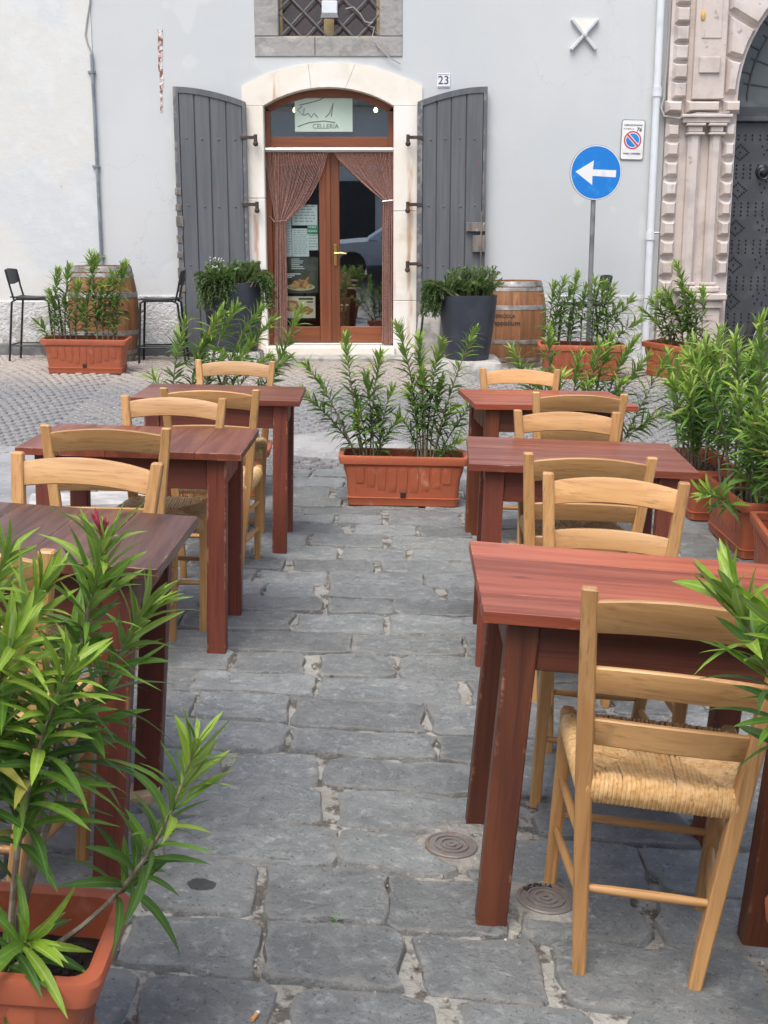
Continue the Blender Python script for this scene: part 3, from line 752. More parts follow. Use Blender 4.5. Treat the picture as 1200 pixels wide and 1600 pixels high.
# sign hung behind the fanlight
p0, p1 = at(460, 148, FY + .018), at(551, 206, FY + .018)
t = thing('lettered_panel', 'pale green panel with dark script hung behind the fanlight', 'sign', Matrix.Translation(((p0.x + p1.x)/2, FY + .018, (p0.z + p1.z)/2)))
hw, hh = (p1.x - p0.x)/2, (p0.z - p1.z)/2
m = MB(); m.box(-hw, hw, 0, .008, -hh, hh, .002); m.build('panel', M['sign_panel'], t)
link('lettering', text_mesh('CELLERIA', .065, M['ink_green']), t, Matrix.Translation((.02, -.003, -.13)) @ STAND)
m = MB()
for pth in ([(-.25, .08), (-.16, .10), (-.04, .13), (.05, .18)], [(-.22, .07), (-.27, .03), (-.21, -.02), (-.2, .05)], [(-.2, -.02), (-.16, .0), (-.13, -.04), (-.1, .0), (-.06, -.04)], [(.02, -.04), (.06, .0), (.1, .1), (.08, -.03)], [(-.27, -.13), (-.15, -.09), (0, -.075), (.12, -.09)], [(.02, .17), (.07, .16), (.11, .19)]):
    m.tube([(x, -.003, z) for x, z in pth], .004, 4)
m.build('script_strokes', M['ink_green'], t)
# awning tube over the doorway, and the string curtain
m = MB(); zb = wz(233); m.tube([(DX0 + .003, FY - .055, zb), (DX1 - .003, FY - .055, zb)], .026, 12)
tag(m.build('curtain_rail', M['alu']), 'pale metal rail across the doorway above the string curtain', 'curtain rail')
def curtain(side):
    lab = {'l': 'brown string curtain tied back at the left door post', 'r': 'brown string curtain tied back at the right door post'}[side]
    YC = FY - .055; 
    if side == 'l': a0, a1, kx0, kx1, bx0, bx1, kz = 413, 511, 430, 446, 428, 447, 345
    else: a0, a1, kx0, kx1, bx0, bx1, kz = 521, 614, 599, 614, 597, 614, 313
    t = thing('string_curtain', lab, 'curtain', Matrix.Translation((wx((bx0+bx1)/2, 400), YC, ZD)), 'string curtains in the doorway')
    o = t.matrix_world.translation; m = MB(); n = 38
    for k in range(n):
        f = k / (n - 1) if side == 'l' else 1 - k / (n - 1)
        xt = wx(lerp(a0, a1, f), 240); xk = wx(lerp(kx0, kx1, f), kz); xb = wx(lerp(bx0, bx1, f), 540)
        z0, z1, z2 = wz(237), wz(kz), ZD + random.uniform(.0, .04)
        yk = YC + random.uniform(-.03, .03); sag = abs(xt - xk)
        P = []
        for q in range(9):
            u = q / 8; x = lerp(xt, xk, u ** 1.25 if side == 'l' else u ** 1.2); z = lerp(z0, z1, u) - sag * .22 * sin(pi * u) * (f if side == 'l' else 1 - f if False else f)
            P.append((x, lerp(YC, yk, u) + .006 * sin(k * 2.1), z))
        for q in range(1, 6):
            u = q / 5; P.append((lerp(xk, xb, u) + .008 * sin(k + u * 3) * sin(pi*u), yk + .012 * sin(k*1.7), lerp(z1, z2, u)))
        m.tube([Vector(p) - o for p in P], .0044, 4, False)
    m.build('strands', M['strand'], t)
    m = MB(); z1 = wz(kz); xa, xb2 = wx(kx0, kz) - .012, wx(kx1, kz) + .012
    pts = [(xa, YC - .04, z1 - .01), ((xa+xb2)/2, YC - .052, z1 - .002), (xb2, YC - .04, z1 + .005)]
    if side == 'l': pts = [(DX0 + .03, FY - .01, z1 + .05)] + pts
    m.tube([Vector(p) - o for p in pts], .005, 6); m.build('tie', M['strand'] if side == 'l' else M['alu'], t)
curtain('l'); curtain('r')
# sheets and posters behind the left pane
def sheet(px0, py0, px1, py1, name, label, mat, dy, grp=None, fn=None, cat='notice'):
    Y = FY + .046 + dy
    a, b = at(px0, py0, Y), at(px1, py1, Y); c = (a + b) / 2
    t = thing(name, label, cat, Matrix.Translation(c), grp); hw, hh = (b.x - a.x)/2, (a.z - b.z)/2
    m = MB(); m.box(-hw, hw, 0, .0012, -hh, hh); m.build('sheet', mat, t, 0)
    if fn: fn(t, hw, hh)
    return t
def lines(n, top=.85, mat='paper_line', w=.8):
    def fn(t, hw, hh):
        m = MB()
        for k in range(n):
            z = hh * (top - 1.75 * k / n); x = -hw * w
            while x < hw * w * .8:
                l = random.uniform(.1, .5) * hw; m.box(x, min(x + l, hw * w), -.0006, 0, z - hh*.5/n*.7, z + hh*.5/n*.7); x += l + hw * .09
        m.build('print_lines', M[mat], t, 0)
    return fn
sheet(441, 336, 456, 401, 'notice_sheet', 'narrow pale notice at the left edge of the left door pane', M['paper'], .004, 'notices behind the door glass', lines(14))
sheet(456, 320, 496, 352, 'notice_sheet', 'topmost pale notice with several rows of print in the left door pane', M['paper'], .006, 'notices behind the door glass', lines(6))
sheet(456, 357, 483, 401, 'notice_sheet', 'larger pale typed notice under the topmost one in the left door pane', M['paper'], .002, 'notices behind the door glass', lines(12))
sheet(480, 352, 497, 366, 'notice_sheet', 'small notice with a green print in the left door pane', M['green_print'], .001, 'notices behind the door glass', lines(2, .6, 'paper'))
sheet(481, 366, 497, 391, 'notice_sheet', 'small pale notice below the green print in the left door pane', M['paper'], .001, 'notices behind the door glass', lines(5))
def chalk(t, hw, hh):
    m = MB()
    for k in range(6):
        z = hh * (.75 - .27 * k); m.box(-hw * .75, -hw * .75 + hw * random.uniform(.5, 1.3), -.0006, 0, z - .004, z + .004)
    m.build('chalk_lines', M['paper'], t, 0)
sheet(449, 402, 497, 424, 'menu_board', 'dark green menu board with white lines in the left door pane', M['board'], .003, None, chalk, 'menu')
def disc(rx, rz, cx, cz, y, n=24, r=.0, sd=0.):
    m = MB(); m.prism([(cx + rx*(1 + r*mnoise.noise((cos(2*pi*k/n)*2, sin(2*pi*k/n)*2, sd)))*cos(2*pi*k/n), cz + rz*(1 + r*mnoise.noise((cos(2*pi*k/n)*2, sin(2*pi*k/n)*2, sd)))*sin(2*pi*k/n)) for k in range(n)], y, y + .0004); return m
def roast(t, hw, hh):
    disc(hw * .82, hh * .34, .0, -hh * .42, -.0006).build('printed_plate', M['cream'], t, 0)
    disc(hw * .74, hh * .27, .0, -hh * .40, -.0012, 24, .2, 2.).build('printed_potatoes', M['potato'], t, 0)
    m = disc(hw * .48, hh * .42, -hw * .02, -hh * .1, -.0018, 28, .5, 4.)
    m.prism([(hw*.2, hh*.1), (hw*.34, hh*.42), (hw*.45, hh*.62), (hw*.52, hh*.55), (hw*.44, hh*.35), (hw*.42, 0)], -.0016, -.0013)
    m.build('printed_roast', M['roast'], t, 0)
    m = MB()
    for z, l in ((.82, .9), (.66, .55), (.5, .4)): m.box(-hw*.9, -hw*.9 + hw*l, -.0006, 0, hh*z - .006, hh*z + .006)
    m.build('print_lines', M['paper'], t, 0)
sheet(443, 425, 497, 458, 'food_poster', 'dark poster of a roast chicken on a plate in the left door pane', M['board'], .003, 'food posters behind the door glass', roast, 'poster')
def dish(t, hw, hh):
    disc(hw * .5, hh * .52, -hw * .5, .12 * hh, -.0006, 24, .15, 1.).build('printed_roast', M['roast'], t, 0)
    disc(hw * .3, hh * .3, -hw * .5, .1 * hh, -.0012, 24, .3, 6.).build('printed_potatoes', M['potato'], t, 0)
    disc(hw * .42, hh * .36, hw * .42, -.3 * hh, -.0006, 24, .35, 3.).build('printed_roast', M['roast'], t, 0)
    m = MB(); m.box(-hw * .05, hw*.85, -.0006, 0, hh*.68, hh*.85); m.box(hw*.45, hw*.85, -.0006, 0, hh*.42, hh*.54); m.build('print_lines', M['black_ink'], t, 0)
sheet(443, 463, 493, 497, 'food_poster', 'cream poster with two photographed dishes low in the left door pane', M['cream'], .003, 'food posters behind the door glass', dish, 'poster')
# ------------------------------------------------------------------ shutters
def shutter(side):
    YS0, YS1 = WY - .085, WY - .035
    if side == 'l': x0, x1, zin, zout = wx(272, 138), wx(385, 160), wz(161), wz(137)
    else: x0, x1, zin, zout = wx(652, 160), wx(761, 138), wz(161), wz(137)
    z0 = wz(543) - .05 if side == 'l' else wz(538) - .05
    W = x1 - x0
    def top(x):      # one half of the arch: high at the free edge, lower at the hinges
        u = (x - x0) / W; u = 1 - u if side == 'l' else u
        return lerp(zin, zout, sin(u * pi / 2) ** .9)
    m = MB(); N = 10
    m.prism([(x0, z0), (x1, z0)] + [(lerp(x1, x0, k/N), top(lerp(x1, x0, k/N)) - .01) for k in range(N + 1)], YS0 + .018, YS1)
    sh = HB(m, 'shutter', M['shutter'])
    sw = .052
    for a, b in ((x0, x0 + sw), (x1 - sw*.7, x1)):
        m = MB(); m.prism([(a, z0), (b, z0), (b, top(b)), (a, top(a))], YS0 - .012, YS0 + .017); m.e = [random.random() ** 2 for _ in m.v]; HB(m, 'stile', M['shutter'], sh)
    m = MB(); xa, xb = x0 + sw + .001, x1 - sw*.7 - .001
    m.prism([(lerp(xa, xb, k/N), top(lerp(xa, xb, k/N)) - .058) for k in range(N + 1)] + [(lerp(xb, xa, k/N), top(lerp(xb, xa, k/N))) for k in range(N + 1)], YS0 - .011, YS0 + .017)
    HB(m, 'arched_rail', M['shutter'], sh)
    cuts = [0, .245, .49, .745, 1.] if side == 'l' else [0, .235, .47, .72, 1.]
    for k in range(4):
        a, b = lerp(xa, xb, cuts[k]) + .0035, lerp(xa, xb, cuts[k+1]) - .0035
        m = MB(); pz = [(a, z0 + random.uniform(0, .01)), (b, z0 + random.uniform(0, .01)), (b, top(b) - .061), ((a+b)/2, top((a+b)/2) - .061), (a, top(a) - .061)]
        m.prism([(a + .004, pz[0][1]), (b - .004, pz[1][1]), (b - .004, pz[2][1]), (pz[3][0], pz[3][1]), (a + .004, pz[4][1])], YS0 + random.uniform(-.002, .002), YS0 + .017)
        HB(m, 'plank', M['shutter'], sh)
    m = MB()
    for py in (218, 322, 415):
        for k in range(4):
            xx = lerp(xa, xb, (k + .5)/4 + random.uniform(-.03, .03)); m.lathe([(.011, 0), (.009, .006), (.001, .009)], 8, Matrix.Translation((xx, YS0 - .001, wz(py) + random.uniform(-.01, .01))) @ Matrix.Rotation(pi/2, 4, 'X'))
    HB(m, 'bolt_heads', M['lattice'], sh)
    for py in (216, 320, 412):
        z = wz(py); m = MB(); hx = x1 if side == 'l' else x0; sg = 1 if side == 'l' else -1; 
        m.box(min(hx - sg*.06, hx + sg*.10), max(hx - sg*.06, hx + sg*.10), YS0 - .024, YS0 - .0125, z - .017, z + .017, .003)
        m.tube([(hx + sg*.095, YS0 - .02, z - .055), (hx + sg*.095, YS0 - .02, z + .028)], .019, 10)
        m.lathe([(.001, -.09), (.022, -.08), (.028, -.06), (.02, -.04)], 10, Matrix.Translation((hx + sg*.095, YS0 - .02, z)))
        m.tube([(hx + sg*.095, YS0 - .02, z - .03), (hx + sg*.095, WY + .02, z - .03)], .012, 6)
        HB(m, 'hinge', M['iron'], sh)
    if side == 'r':
        m = MB(); m.box(wx(727, 355), wx(757, 355), YS0 - .05, YS0 - .013, wz(362), wz(348), .005); HB(m, 'latch_block', M['worn_wood'], sh)
        m = MB(); m.box(wx(737, 380), wx(757, 380), YS0 - .055, YS0 - .013, wz(394), wz(368), .006); m.tube([(wx(750, 380), YS0 - .05, wz(330)), (wx(750, 380), YS0 - .055, wz(420))], .009, 6); HB(m, 'lock_box', M['worn_wood'], sh)
    else:
        random.seed(4)
        for py in (300, 325, 345, 372, 398, 425, 450):
            z = wz(py); m = MB(); m.box(x0 - .012, x0 + .045 + random.uniform(0, .02), YS0 - .02, YS0 - .0125, z - random.uniform(.03, .07), z + random.uniform(.02, .055), .004); HB(m, 'repair_strip', M['worn_wood'], sh)
shutter('l'); shutter('r')
random.seed(11)
# ------------------------------------------------------------------ window above with stone frame and lattice
for nm, x0, x1, z0, z1 in (('frame_stone', SX0, WX0, WZ0 + .002, WZ1 + .3), ('frame_stone', WX1, SX1, WZ0 + .002, WZ1 + .3), ('frame_stone', SX0, wx(492, 70), SZ0, WZ0 - .001), ('frame_stone', wx(492, 70) + .004, SX1, SZ0, WZ0 - .001), ('frame_stone', WX0 + .002, WX1 - .002, WZ1, WZ1 + .3)):
    m = MB(); m.box(x0, x1, WY - .012, WY + .3, z0, z1, .008); HB(m, nm, M['grey_stone'])
m = MB(); WYF = WY + .14
for a, b in ((WX0 + .001, WX0 + .03), (WX1 - .03, WX1 - .001), (wx(505, 30), wx(521, 30))): m.box(a, b, WYF, WYF + .05, WZ0 + .003, WZ1 - .003, .004)
m.box(WX0 + .031, WX1 - .031, WYF + .002, WYF + .048, WZ0 + .003, WZ0 + .028, .004)
wf = HB(m, 'window_frame', M['gold_frame'])
for a, b in ((WX0 + .03, wx(505, 30)), (wx(521, 30), WX1 - .03)): pane(wf, a, b, WZ0 + .028, WZ1 - .01, WYF + .02, 'clear_glass')
m = MB(); m.box(WX0, WX1, WY + .31, WY + .33, WZ0, WZ1); HB(m, 'inner_screen', M['board_red'], house, 0)
pitch = .262; bars = []
zc = WZ0 - .02
xc = wx(515, 60)
for k in range(-6, 7):
    for sg in (1, -1):
        pts = []
        x, z = xc + k * pitch, zc - .0
        # line x = xc + k*pitch + sg*(z - zc)
        zlo, zhi = WZ0 - .015, WZ1 - .02
        xa = x + sg * (zlo - zc); xb = x + sg * (zhi - zc)
        def clip(xl):
            return zc + sg * (xl - x)
        za, zb_ = zlo, zhi
        if xa < WX0: za = clip(WX0); xa = WX0
        if xa > WX1: za = clip(WX1); xa = WX1
        if xb < WX0: zb_ = clip(WX0); xb = WX0
        if xb > WX1: zb_ = clip(WX1); xb = WX1
        if zb_ - za < .05 or za < zlo - .01 or zb_ > zhi + .01: continue
        y = WY + .045 + (.007 if sg > 0 else -.007)
        m = MB(); m.tube([(xa, y, za), (xb, y, zb_)], .0105, 6); HB(m, 'lattice_bar', M['lattice'])
c = at(515, 14, WY + .0)
t = thing('floodlight', 'white box lamp fixed to the lattice of the upper window', 'lamp', Matrix.Translation(c))
m = MB(); m.box(-.078, .078, -.03, .026, -.045, .075, .006); m.build('lamp_body', M['pipe_white'], t)
m = MB(); m.prism([(-.078, -.046), (.078, -.046), (.09, -.09), (-.09, -.09)], -.05, .02); m.build('hood', M['galv'], t)
m = MB(); cab = [(540, 14), (552, 11), (563, 22), (570, 34), (580, 36), (583, 34), (575, 40), (585, 43), (582, 55), (590, 72), (606, 88), (626, 100)]
m.tube([at(px, py, WY - .035 if i > 8 else WY + .02) for i, (px, py) in enumerate(cab)], .0065, 5)
tag(m.build('lamp_cable', M['cable']), 'loose grey cable hanging from the floodlight down over the stone sill', 'cable')
# ------------------------------------------------------------------ things fixed to the wall
a, b = at(683, 115, WY), at(703, 137, WY)
t = thing('house_number_plate', 'small white enamel plate numbered 23 above the right shutter', 'house number', Matrix.Translation(((a.x+b.x)/2, WY - .002, (a.z+b.z)/2)))
hw, hh = (b.x-a.x)/2, (a.z-b.z)/2
m = MB(); m.box(-hw, hw, -.008, 0, -hh, hh, .003); m.build('plate', M['white'], t)
m = MB()
for q in ((-hw*.86, hw*.86, hh*.82, hh*.88), (-hw*.86, hw*.86, -hh*.88, -hh*.82)): m.box(q[0], q[1], -.0095, -.0075, q[2], q[3])
m.build('border', M['navy_ink'], t)
link('lettering', text_mesh('23', .115, M['navy_ink'], bold=.001), t, Matrix.Translation((0, -.0085, .0)) @ STAND)
# no parking plate
a, b = at(971, 187, WY), at(1005, 250, WY); hw, hh = (b.x-a.x)/2, (a.z-b.z)/2
t = thing('no_parking_plate', 'white wall plate with a red and blue no parking roundel and number 76', 'sign', Matrix.Translation(((a.x+b.x)/2, WY - .004, (a.z+b.z)/2)) @ Matrix.Rotation(RAD(1.2), 4, 'Y'))
def rrect(hw, hh, r, n=5):
    o = []
    for cx, cz, a0 in ((hw-r, hh-r, 0), (-hw+r, hh-r, 90), (-hw+r, -hh+r, 180), (hw-r, -hh+r, 270)):
        for k in range(n): a = RAD(a0 + 90*k/(n-1)); o.append((cx + r*cos(a), cz + r*sin(a)))
    return o
m = MB(); m.prism(rrect(hw, hh, .025), -.008, 0); m.build('plate_edge', M['galv'], t)
m = MB(); m.prism(rrect(hw - .008, hh - .008, .02), -.0095, -.007); m.build('plate', M['white'], t)
rz = -hh*.02
def rdisc(r, y, mat, nm): m = MB(); m.prism([(r*cos(2*pi*k/32), rz + r*sin(2*pi*k/32)) for k in range(32)], y, y + .001); m.build(nm, mat, t, 0)
rdisc(.090, -.0105, M['red_sign'], 'red_ring'); rdisc(.075, -.0112, M['white'], 'white_ring'); rdisc(.067, -.0119, M['blue_sign'], 'blue_disc')
m = MB(); m.box(-.075, .075, -.0126, -.0118, -.017, .017, 0, Matrix.Translation((0, 0, rz)) @ Matrix.Rotation(RAD(45), 4, 'Y')); m.build('white_bar', M['white'], t)
m = MB(); m.box(-.074, .074, -.0133, -.0125, -.010, .010, 0, Matrix.Translation((0, 0, rz)) @ Matrix.Rotation(RAD(45), 4, 'Y')); m.build('red_bar', M['red_sign'], t)
for txt, sz, x, z, bo in (('COMUNE DI SARNO', .021, 0, hh*.72, .0006), ('AUTORIZ. N.', .019, -.045, hh*.535, .0), ('76', .055, .06, hh*.5, .001), ('PASSO CARRABILE', .021, 0, -hh*.69, .0006)):
    link('lettering', text_mesh(txt, sz, M['black_ink'], bold=bo, shear=.2 if txt == '76' else 0), t, Matrix.Translation((x, -.0101, z)) @ STAND)
# wall tie in the shape of a cross
c = at(913, 55, WY)
t = thing('wall_tie', 'white painted cross shaped wall tie high on the wall left of the downpipe', 'wall tie', Matrix.Translation((c.x, WY, c.z)))
m = MB(); m.prism([(-.135, .145), (.13, .145), (.0, .02)], -.022, .01); m.build('plate', M['lime'], t)
for a, b in (((-.135, .15), (.115, -.14)), ((.13, .15), (-.135, -.145))):
    m = MB(); d = Vector((b[0]-a[0], 0, b[1]-a[1])); L = d.length; an = math.atan2(d.z, d.x)
    m.box(-L/2, L/2, -.045, .01, -.016, .016, .006, Matrix.Translation(((a[0]+b[0])/2, 0 if a[0] < 0 else -.003, (a[1]+b[1])/2)) @ Matrix.Rotation(-an, 4, 'Y')); m.build('bar', M['plaster'], t)
m = MB(); m.lathe([(.022, -.0), (.022, .06), (.001, .066)], 10, Matrix.Rotation(pi/2, 4, 'X')); m.build('boss', M['plaster'], t)
# rusty strip let into the plaster
m = MB(); c0, c1 = at(250, 46, WY), at(253, 175, WY)
pts = []
for k in range(14):
    u = k / 13; x = lerp(c0.x, c1.x, u) + random.uniform(-.006, .006); w = .022 * (1 - u * .6) + random.uniform(0, .008); pts.append((x - w, x + w, lerp(c0.z, c1.z, u)))
m.prism([(q[0], q[2]) for q in pts] + [(q[1], q[2]) for q in pts[::-1]], WY - .004, WY + .01)
tag(m.build('iron_strap', mk('flaking_strap', (.52, .44, .40), [((.22, .08, .05), 14, .48, .54), ((.75, .75, .74), 26, .56, .6)], .8, [(40, .6, .01)], True)), 'rusty flaking iron strip let into the plaster above the left shutter', 'iron strap')
# conduit on the left, with its cable
t = thing('conduit', 'grey vertical conduit on the seam between the two plaster fronts', 'conduit', Matrix.Translation((wx(152, 250), WY - .03, ZB)))
o = t.matrix_world.translation
m = MB(); m.tube([Vector((o.x, o.y, wz(85))) - o, Vector((o.x, o.y, wz(430))) - o], .016, 8); m.build('pipe', M['conduit'], t)
m = MB()
for py in (113, 260, 400): m.tube([Vector((o.x, o.y, wz(py) - .012)) - o, Vector((o.x, o.y, wz(py) + .012)) - o], .022, 8); m.box(-.045, .03, -.01, .03, wz(py) - .01 - o.z, wz(py) + .01 - o.z)
m.build('clip', M['galv'], t)
m = MB(); m.tube([Vector((wx(px, py), WY - .02, wz(py))) - o for px, py in ((145, 84), (138, 70), (134, 55), (137, 30), (141, 5), (144, -60))], .008, 5); m.build('cable', M['cable'], t)
# downpipe on the right
t = thing('downpipe', 'white painted downpipe on the wall left of the stone portal', 'downpipe', Matrix.Translation((wx(1022, 200), WY - .06, ZB)))
o = t.matrix_world.translation; m = MB(); m.tube([(0, 0, -.1), (0, 0, HT - ZB)], .038, 12); m.build('pipe', M['pipe_white'], t)
m = MB()
for py in (145, 368): z = wz(py) - ZB; m.tube([(0, 0, z - .045), (0, 0, z + .045)], .047, 12); m.box(-.03, .03, -.03, .07, z - .008, z + .008)
m.build('collar', M['pipe_white'], t)
m = MB(); z = wz(364) - ZB; m.tube([(.02, -.02, z), (.085, -.03, z)], .010, 6); m.build('bracket', M['galv'], t)
m = MB(); x0 = wx(1041, 100) - o.x; m.tube([(x0, .0, HT - ZB), (x0, -.0, wz(60) - ZB), (x0 - .02, 0, wz(155) - ZB), (x0 - .05, -.03, wz(170) - ZB), (x0 - .02, -.05, wz(183) - ZB), (x0 + .12, -.09, wz(187) - ZB), (x0 + .3, -.12, wz(180) - ZB), (x0 + .5, -.12, wz(181) - ZB), (x0 + .62, -.12, wz(178) - ZB)], .012, 6)
m.v = [tuple(Vector(p) + o) for p in m.v]; tag(m.build('wall_cable', M['cable']), 'grey cable running down beside the portal and along its moulding', 'cable')
# ------------------------------------------------------------------ the older plaster front on the left
old = thing('old_plaster_house', 'older house front with patchy cream and grey plaster at the far left', 'house', Matrix.Translation((-6, WY, 0)))
def OB(m, name, mat, par=None): m.v = [tuple(Vector(p) - Vector((-6, WY, 0))) for p in m.v]; return m.build(name, mat, par or old)
m = MB(); m.box(-12, XL - .002, WY - .01, WY + .45, -.6, HT + .3); OB(m, 'wall', M['old_plaster'])
m = MB(); m.box(-12, XL - .01, WY - .035, WY, ZB - .3, wz(470), .01); OB(m, 'plinth', M['old_rough'])
m = MB(); m.box(-12, XL - .012, WY - .07, WY - .02, ZB - .3, ZB + .18, .012); OB(m, 'base_course', M['dark_base'])
m = MB(); m.box(-12.1, XL - .12, WY - .15, WY + 6, HT + .3, HT + .45); OB(m, 'roof', M['grey_stone'])

# ------------------------------------------------------------------ stone portal and gate on the right
portal = thing('portal_building', 'house front with a rusticated pinkish stone portal at the right edge', 'house', Matrix.Translation((5, WY, 0)))
def PB(m, name, mat, par=None, smooth=25): m.v = [tuple(Vector(p) - Vector((5, WY, 0))) for p in m.v]; return m.build(name, mat, par or portal, smooth)
PY = WY - .07
GX0 = wx(1147, 200, WY); GR = 1.34; GCX = GX0 + GR; ZSP = wz(152)
def gx(px, py=300): return wx(px, py, PY)
PX0 = XR + .005
archin = [(GCX - GR*cos(RAD(a)), ZSP + GR*sin(RAD(a))) for a in range(0, 181, 6)]
m = MB()
m.box(PX0, GX0, PY, WY + .4, -.6, ZSP); m.box(GX0 + 2*GR, 12, PY, WY + .4, -.6, ZSP)
m.prism([(PX0, ZSP)] + archin + [(12, ZSP), (12, HT + .2), (PX0, HT + .2)], PY, WY + .4)
PB(m, 'wall', M['pink_stone'])
m = MB(); m.box(PX0 + .1, 12.2, PY - .2, WY + 6, HT + .21, HT + .4); PB(m, 'roof', M['grey_stone'])
cx0, cx1 = gx(1046, 200), gx(1070, 200)
px0, px1 = gx(1078, 180), gx(1127, 180)
qx0, qx1 = gx(1130, 170), GX0 - .01
# upper quoins
for k in range(-12, 1):
    z1 = wz(131 + k*29.3 - 1.5); z0 = wz(131 + k*29.3 + 24.5)
    if z1 > HT: continue
    m = MB(); m.block([(cx0, z0), (cx1, z0), (cx1, z1), (cx0, z1)], PY - .062, PY + .02, .026); PB(m, 'quoin', M['pink_stone'])
# blocks of the impost row
for a, b in ((gx(1038, 170), gx(1065, 170)), (gx(1069, 170), gx(1123, 170)), (qx0 - .015, qx1 + .03)):
    m = MB(); m.block([(a, wz(179)), (b, wz(179)), (b, wz(159)), (a, wz(159))], PY - .11, PY + .02, .03); PB(m, 'impost_block', M['pink_stone'])
# pilaster panel above
m = MB(); m.box(px0, px1, PY - .06, PY + .02, wz(157), HT - .3, .008); pil = PB(m, 'pilaster', M['pink_stone'])
m = MB(); m.box(px0 + .05, px1 - .06, PY - .085, PY - .0605, wz(117), wz(92), .006); m.box(px0 + .06, px1 - .06, PY - .069, PY - .0605, wz(63), wz(-80), .004); PB(m, 'raised_panel', M['pink_stone'], pil)
# capital course and paired pilasters below
m = MB(); a, b = gx(1061, 188), gx(1140, 188)
m.box(a, b, PY - .13, PY + .01, wz(186), wz(181), .006); m.box(a + .02, b - .02, PY - .10, PY + .01, wz(194), wz(186.2), .004); PB(m, 'entablature', M['pink_stone'])
for x0, x1 in ((gx(1069), gx(1088)), (gx(1103), gx(1120))):
    m = MB(); zt, zb = wz(213), wz(440); c = (x0 + x1)/2; w = (x1 - x0)/2
    m.rings([[(c - w, PY + .01, z), (c - w, PY - .05, z), (c - w*.5, PY - .085, z), (c + w*.5, PY - .085, z), (c + w, PY - .05, z), (c + w, PY + .01, z)] for z in (zb, zt)]); sh = PB(m, 'paired_pilaster', M['pink_stone'])
    m = MB(); m.box(c - w - .035, c + w + .035, PY - .125, PY + .005, wz(199), wz(195.3), .006); m.box(c - w - .01, c + w + .01, PY - .10, PY + .005, wz(209), wz(199.2), .012); m.box(c - w - .03, c + w + .03, PY - .115, PY + .005, wz(212.8), wz(209.2), .008); PB(m, 'capital', M['pink_stone'], sh)
    m = MB(); m.box(c - w - .02, c + w + .02, PY - .11, PY + .005, wz(446), wz(440.3), .012); m.box(c - w - .06, c + w + .06, PY - .14, PY + .005, wz(456), wz(446.2), .016); PB(m, 'base_moulding', M['pink_stone'], sh)
m = MB(); a, b = gx(1058, 470), gx(1128, 470)
m.box(a, b, PY - .20, PY + .01, wz(468), wz(457), .014); m.box(a + .03, b - .03, PY - .16, PY + .01, wz(480), wz(468.3), .008); m.box(a + .05, b - .05, PY - .13, PY + .01, ZB - .4, wz(480.3), .008); PB(m, 'pedestal', M['pink_stone'])
# side blocks below
for x0, x1 in ((cx0 - .04, cx1 - .05), (gx(1124, 300), gx(1143, 300))):
    for k in range(9):
        if x0 > gx(1100, 300) and k == 8: continue
        z1, z0 = wz(192 + k*30.6 if k else 194), wz(192 + k*30.6 + 24)
        m = MB(); m.block([(x0, z0), (x1, z0), (x1, z1), (x0, z1)], PY - .07, PY + .02, .032); PB(m, 'quoin', M['pink_stone'])
# voussoirs
for k in range(13):
    a0, a1 = 1.2 + k * 13.9, 13.9 + k * 13.9
    def ro(a):      # outer line: straight side below, arc above
        lim = (GCX - qx0) / max(.001, cos(RAD(a))) if a < 60 else 99
        if a > 120: lim = (GCX - qx0) / max(.001, -cos(RAD(a)))
        return min(lim, GR + .62)
    poly = [(GCX - (GR + .02)*cos(RAD(a)), ZSP + (GR + .02)*sin(RAD(a))) for a in (a0, (a0+a1)/2, a1)] + [(GCX - ro(a)*cos(RAD(a)), ZSP + ro(a)*sin(RAD(a))) for a in (a1, (a0+a1)/2, a0)]
    m = MB(); m.block(poly, PY - .07, PY + .02, .034); PB(m, 'voussoir', M['pink_stone'])
m = MB(); c = at(1099, 24, PY - .07); m.lathe([(.035, 0), (.03, .02), (.001, .03)], 10, Matrix.Translation((c.x, PY - .06, c.z)) @ Matrix.Rotation(pi/2, 4, 'X') @ Matrix.Diagonal((.7, 1.5, 1, 1))); PB(m, 'ochre_boss', mk('ochre', (.62, .40, .12), ()), pil)
# gate
GY = WY + .24
m = MB(); m.box(GX0 + .01, GX0 + 2*GR - .01, GY, GY + .08, -.2, wz(191, GY), .004); gate = PB(m, 'gate', M['gate'])
m = MB(); m.box(GX0 + .005, GX0 + 2*GR - .005, GY - .06, GY + .06, wz(191, GY) + .003, wz(183, GY), .008); m.box(GX0 + .01, GX0 + .2, GY - .03, GY - .002, -.2, ZB + .19, .004); m.box(GX0 + .01, GX0 + 2*GR - .01, GY - .025, GY - .0022, -.2, ZB + .14, .004); PB(m, 'gate_rail', M['gate'], gate)
m = MB(); n = 0
def stud(x, z):
    m.add([(x - .009, GY - .001, z - .009), (x + .009, GY - .001, z - .009), (x + .009, GY - .001, z + .009), (x - .009, GY - .001, z + .009), (x, GY - .014, z)], [(0, 1, 4), (1, 2, 4), (2, 3, 4), (3, 0, 4)])
for unit in range(0, 7):
    zc0 = wz(238, GY) - unit * .385
    for xx in range(0, 8):
        ux = GX0 + .075 + xx * .30
        for dz in (.13, .17, -.13, -.17): 
            for k in range(4): stud(ux + k*.073 - .03, zc0 + dz + (.385 if False else 0))
        if xx % 2 == 0:
            for i in range(-2, 3):
                for j_ in range(-2, 3):
                    if abs(i) == 2 or abs(j_) == 2 or (i == 0 and j_ == 0): stud(ux + .07 + (i + j_)*.022, zc0 + (i - j_)*.019)
        else:
            for k in range(4): stud(ux + k*.05, zc0 + .06 - k*.035); stud(ux + .14 - k*.04, zc0 + .07 + k * .01 - .12 * (k % 2))
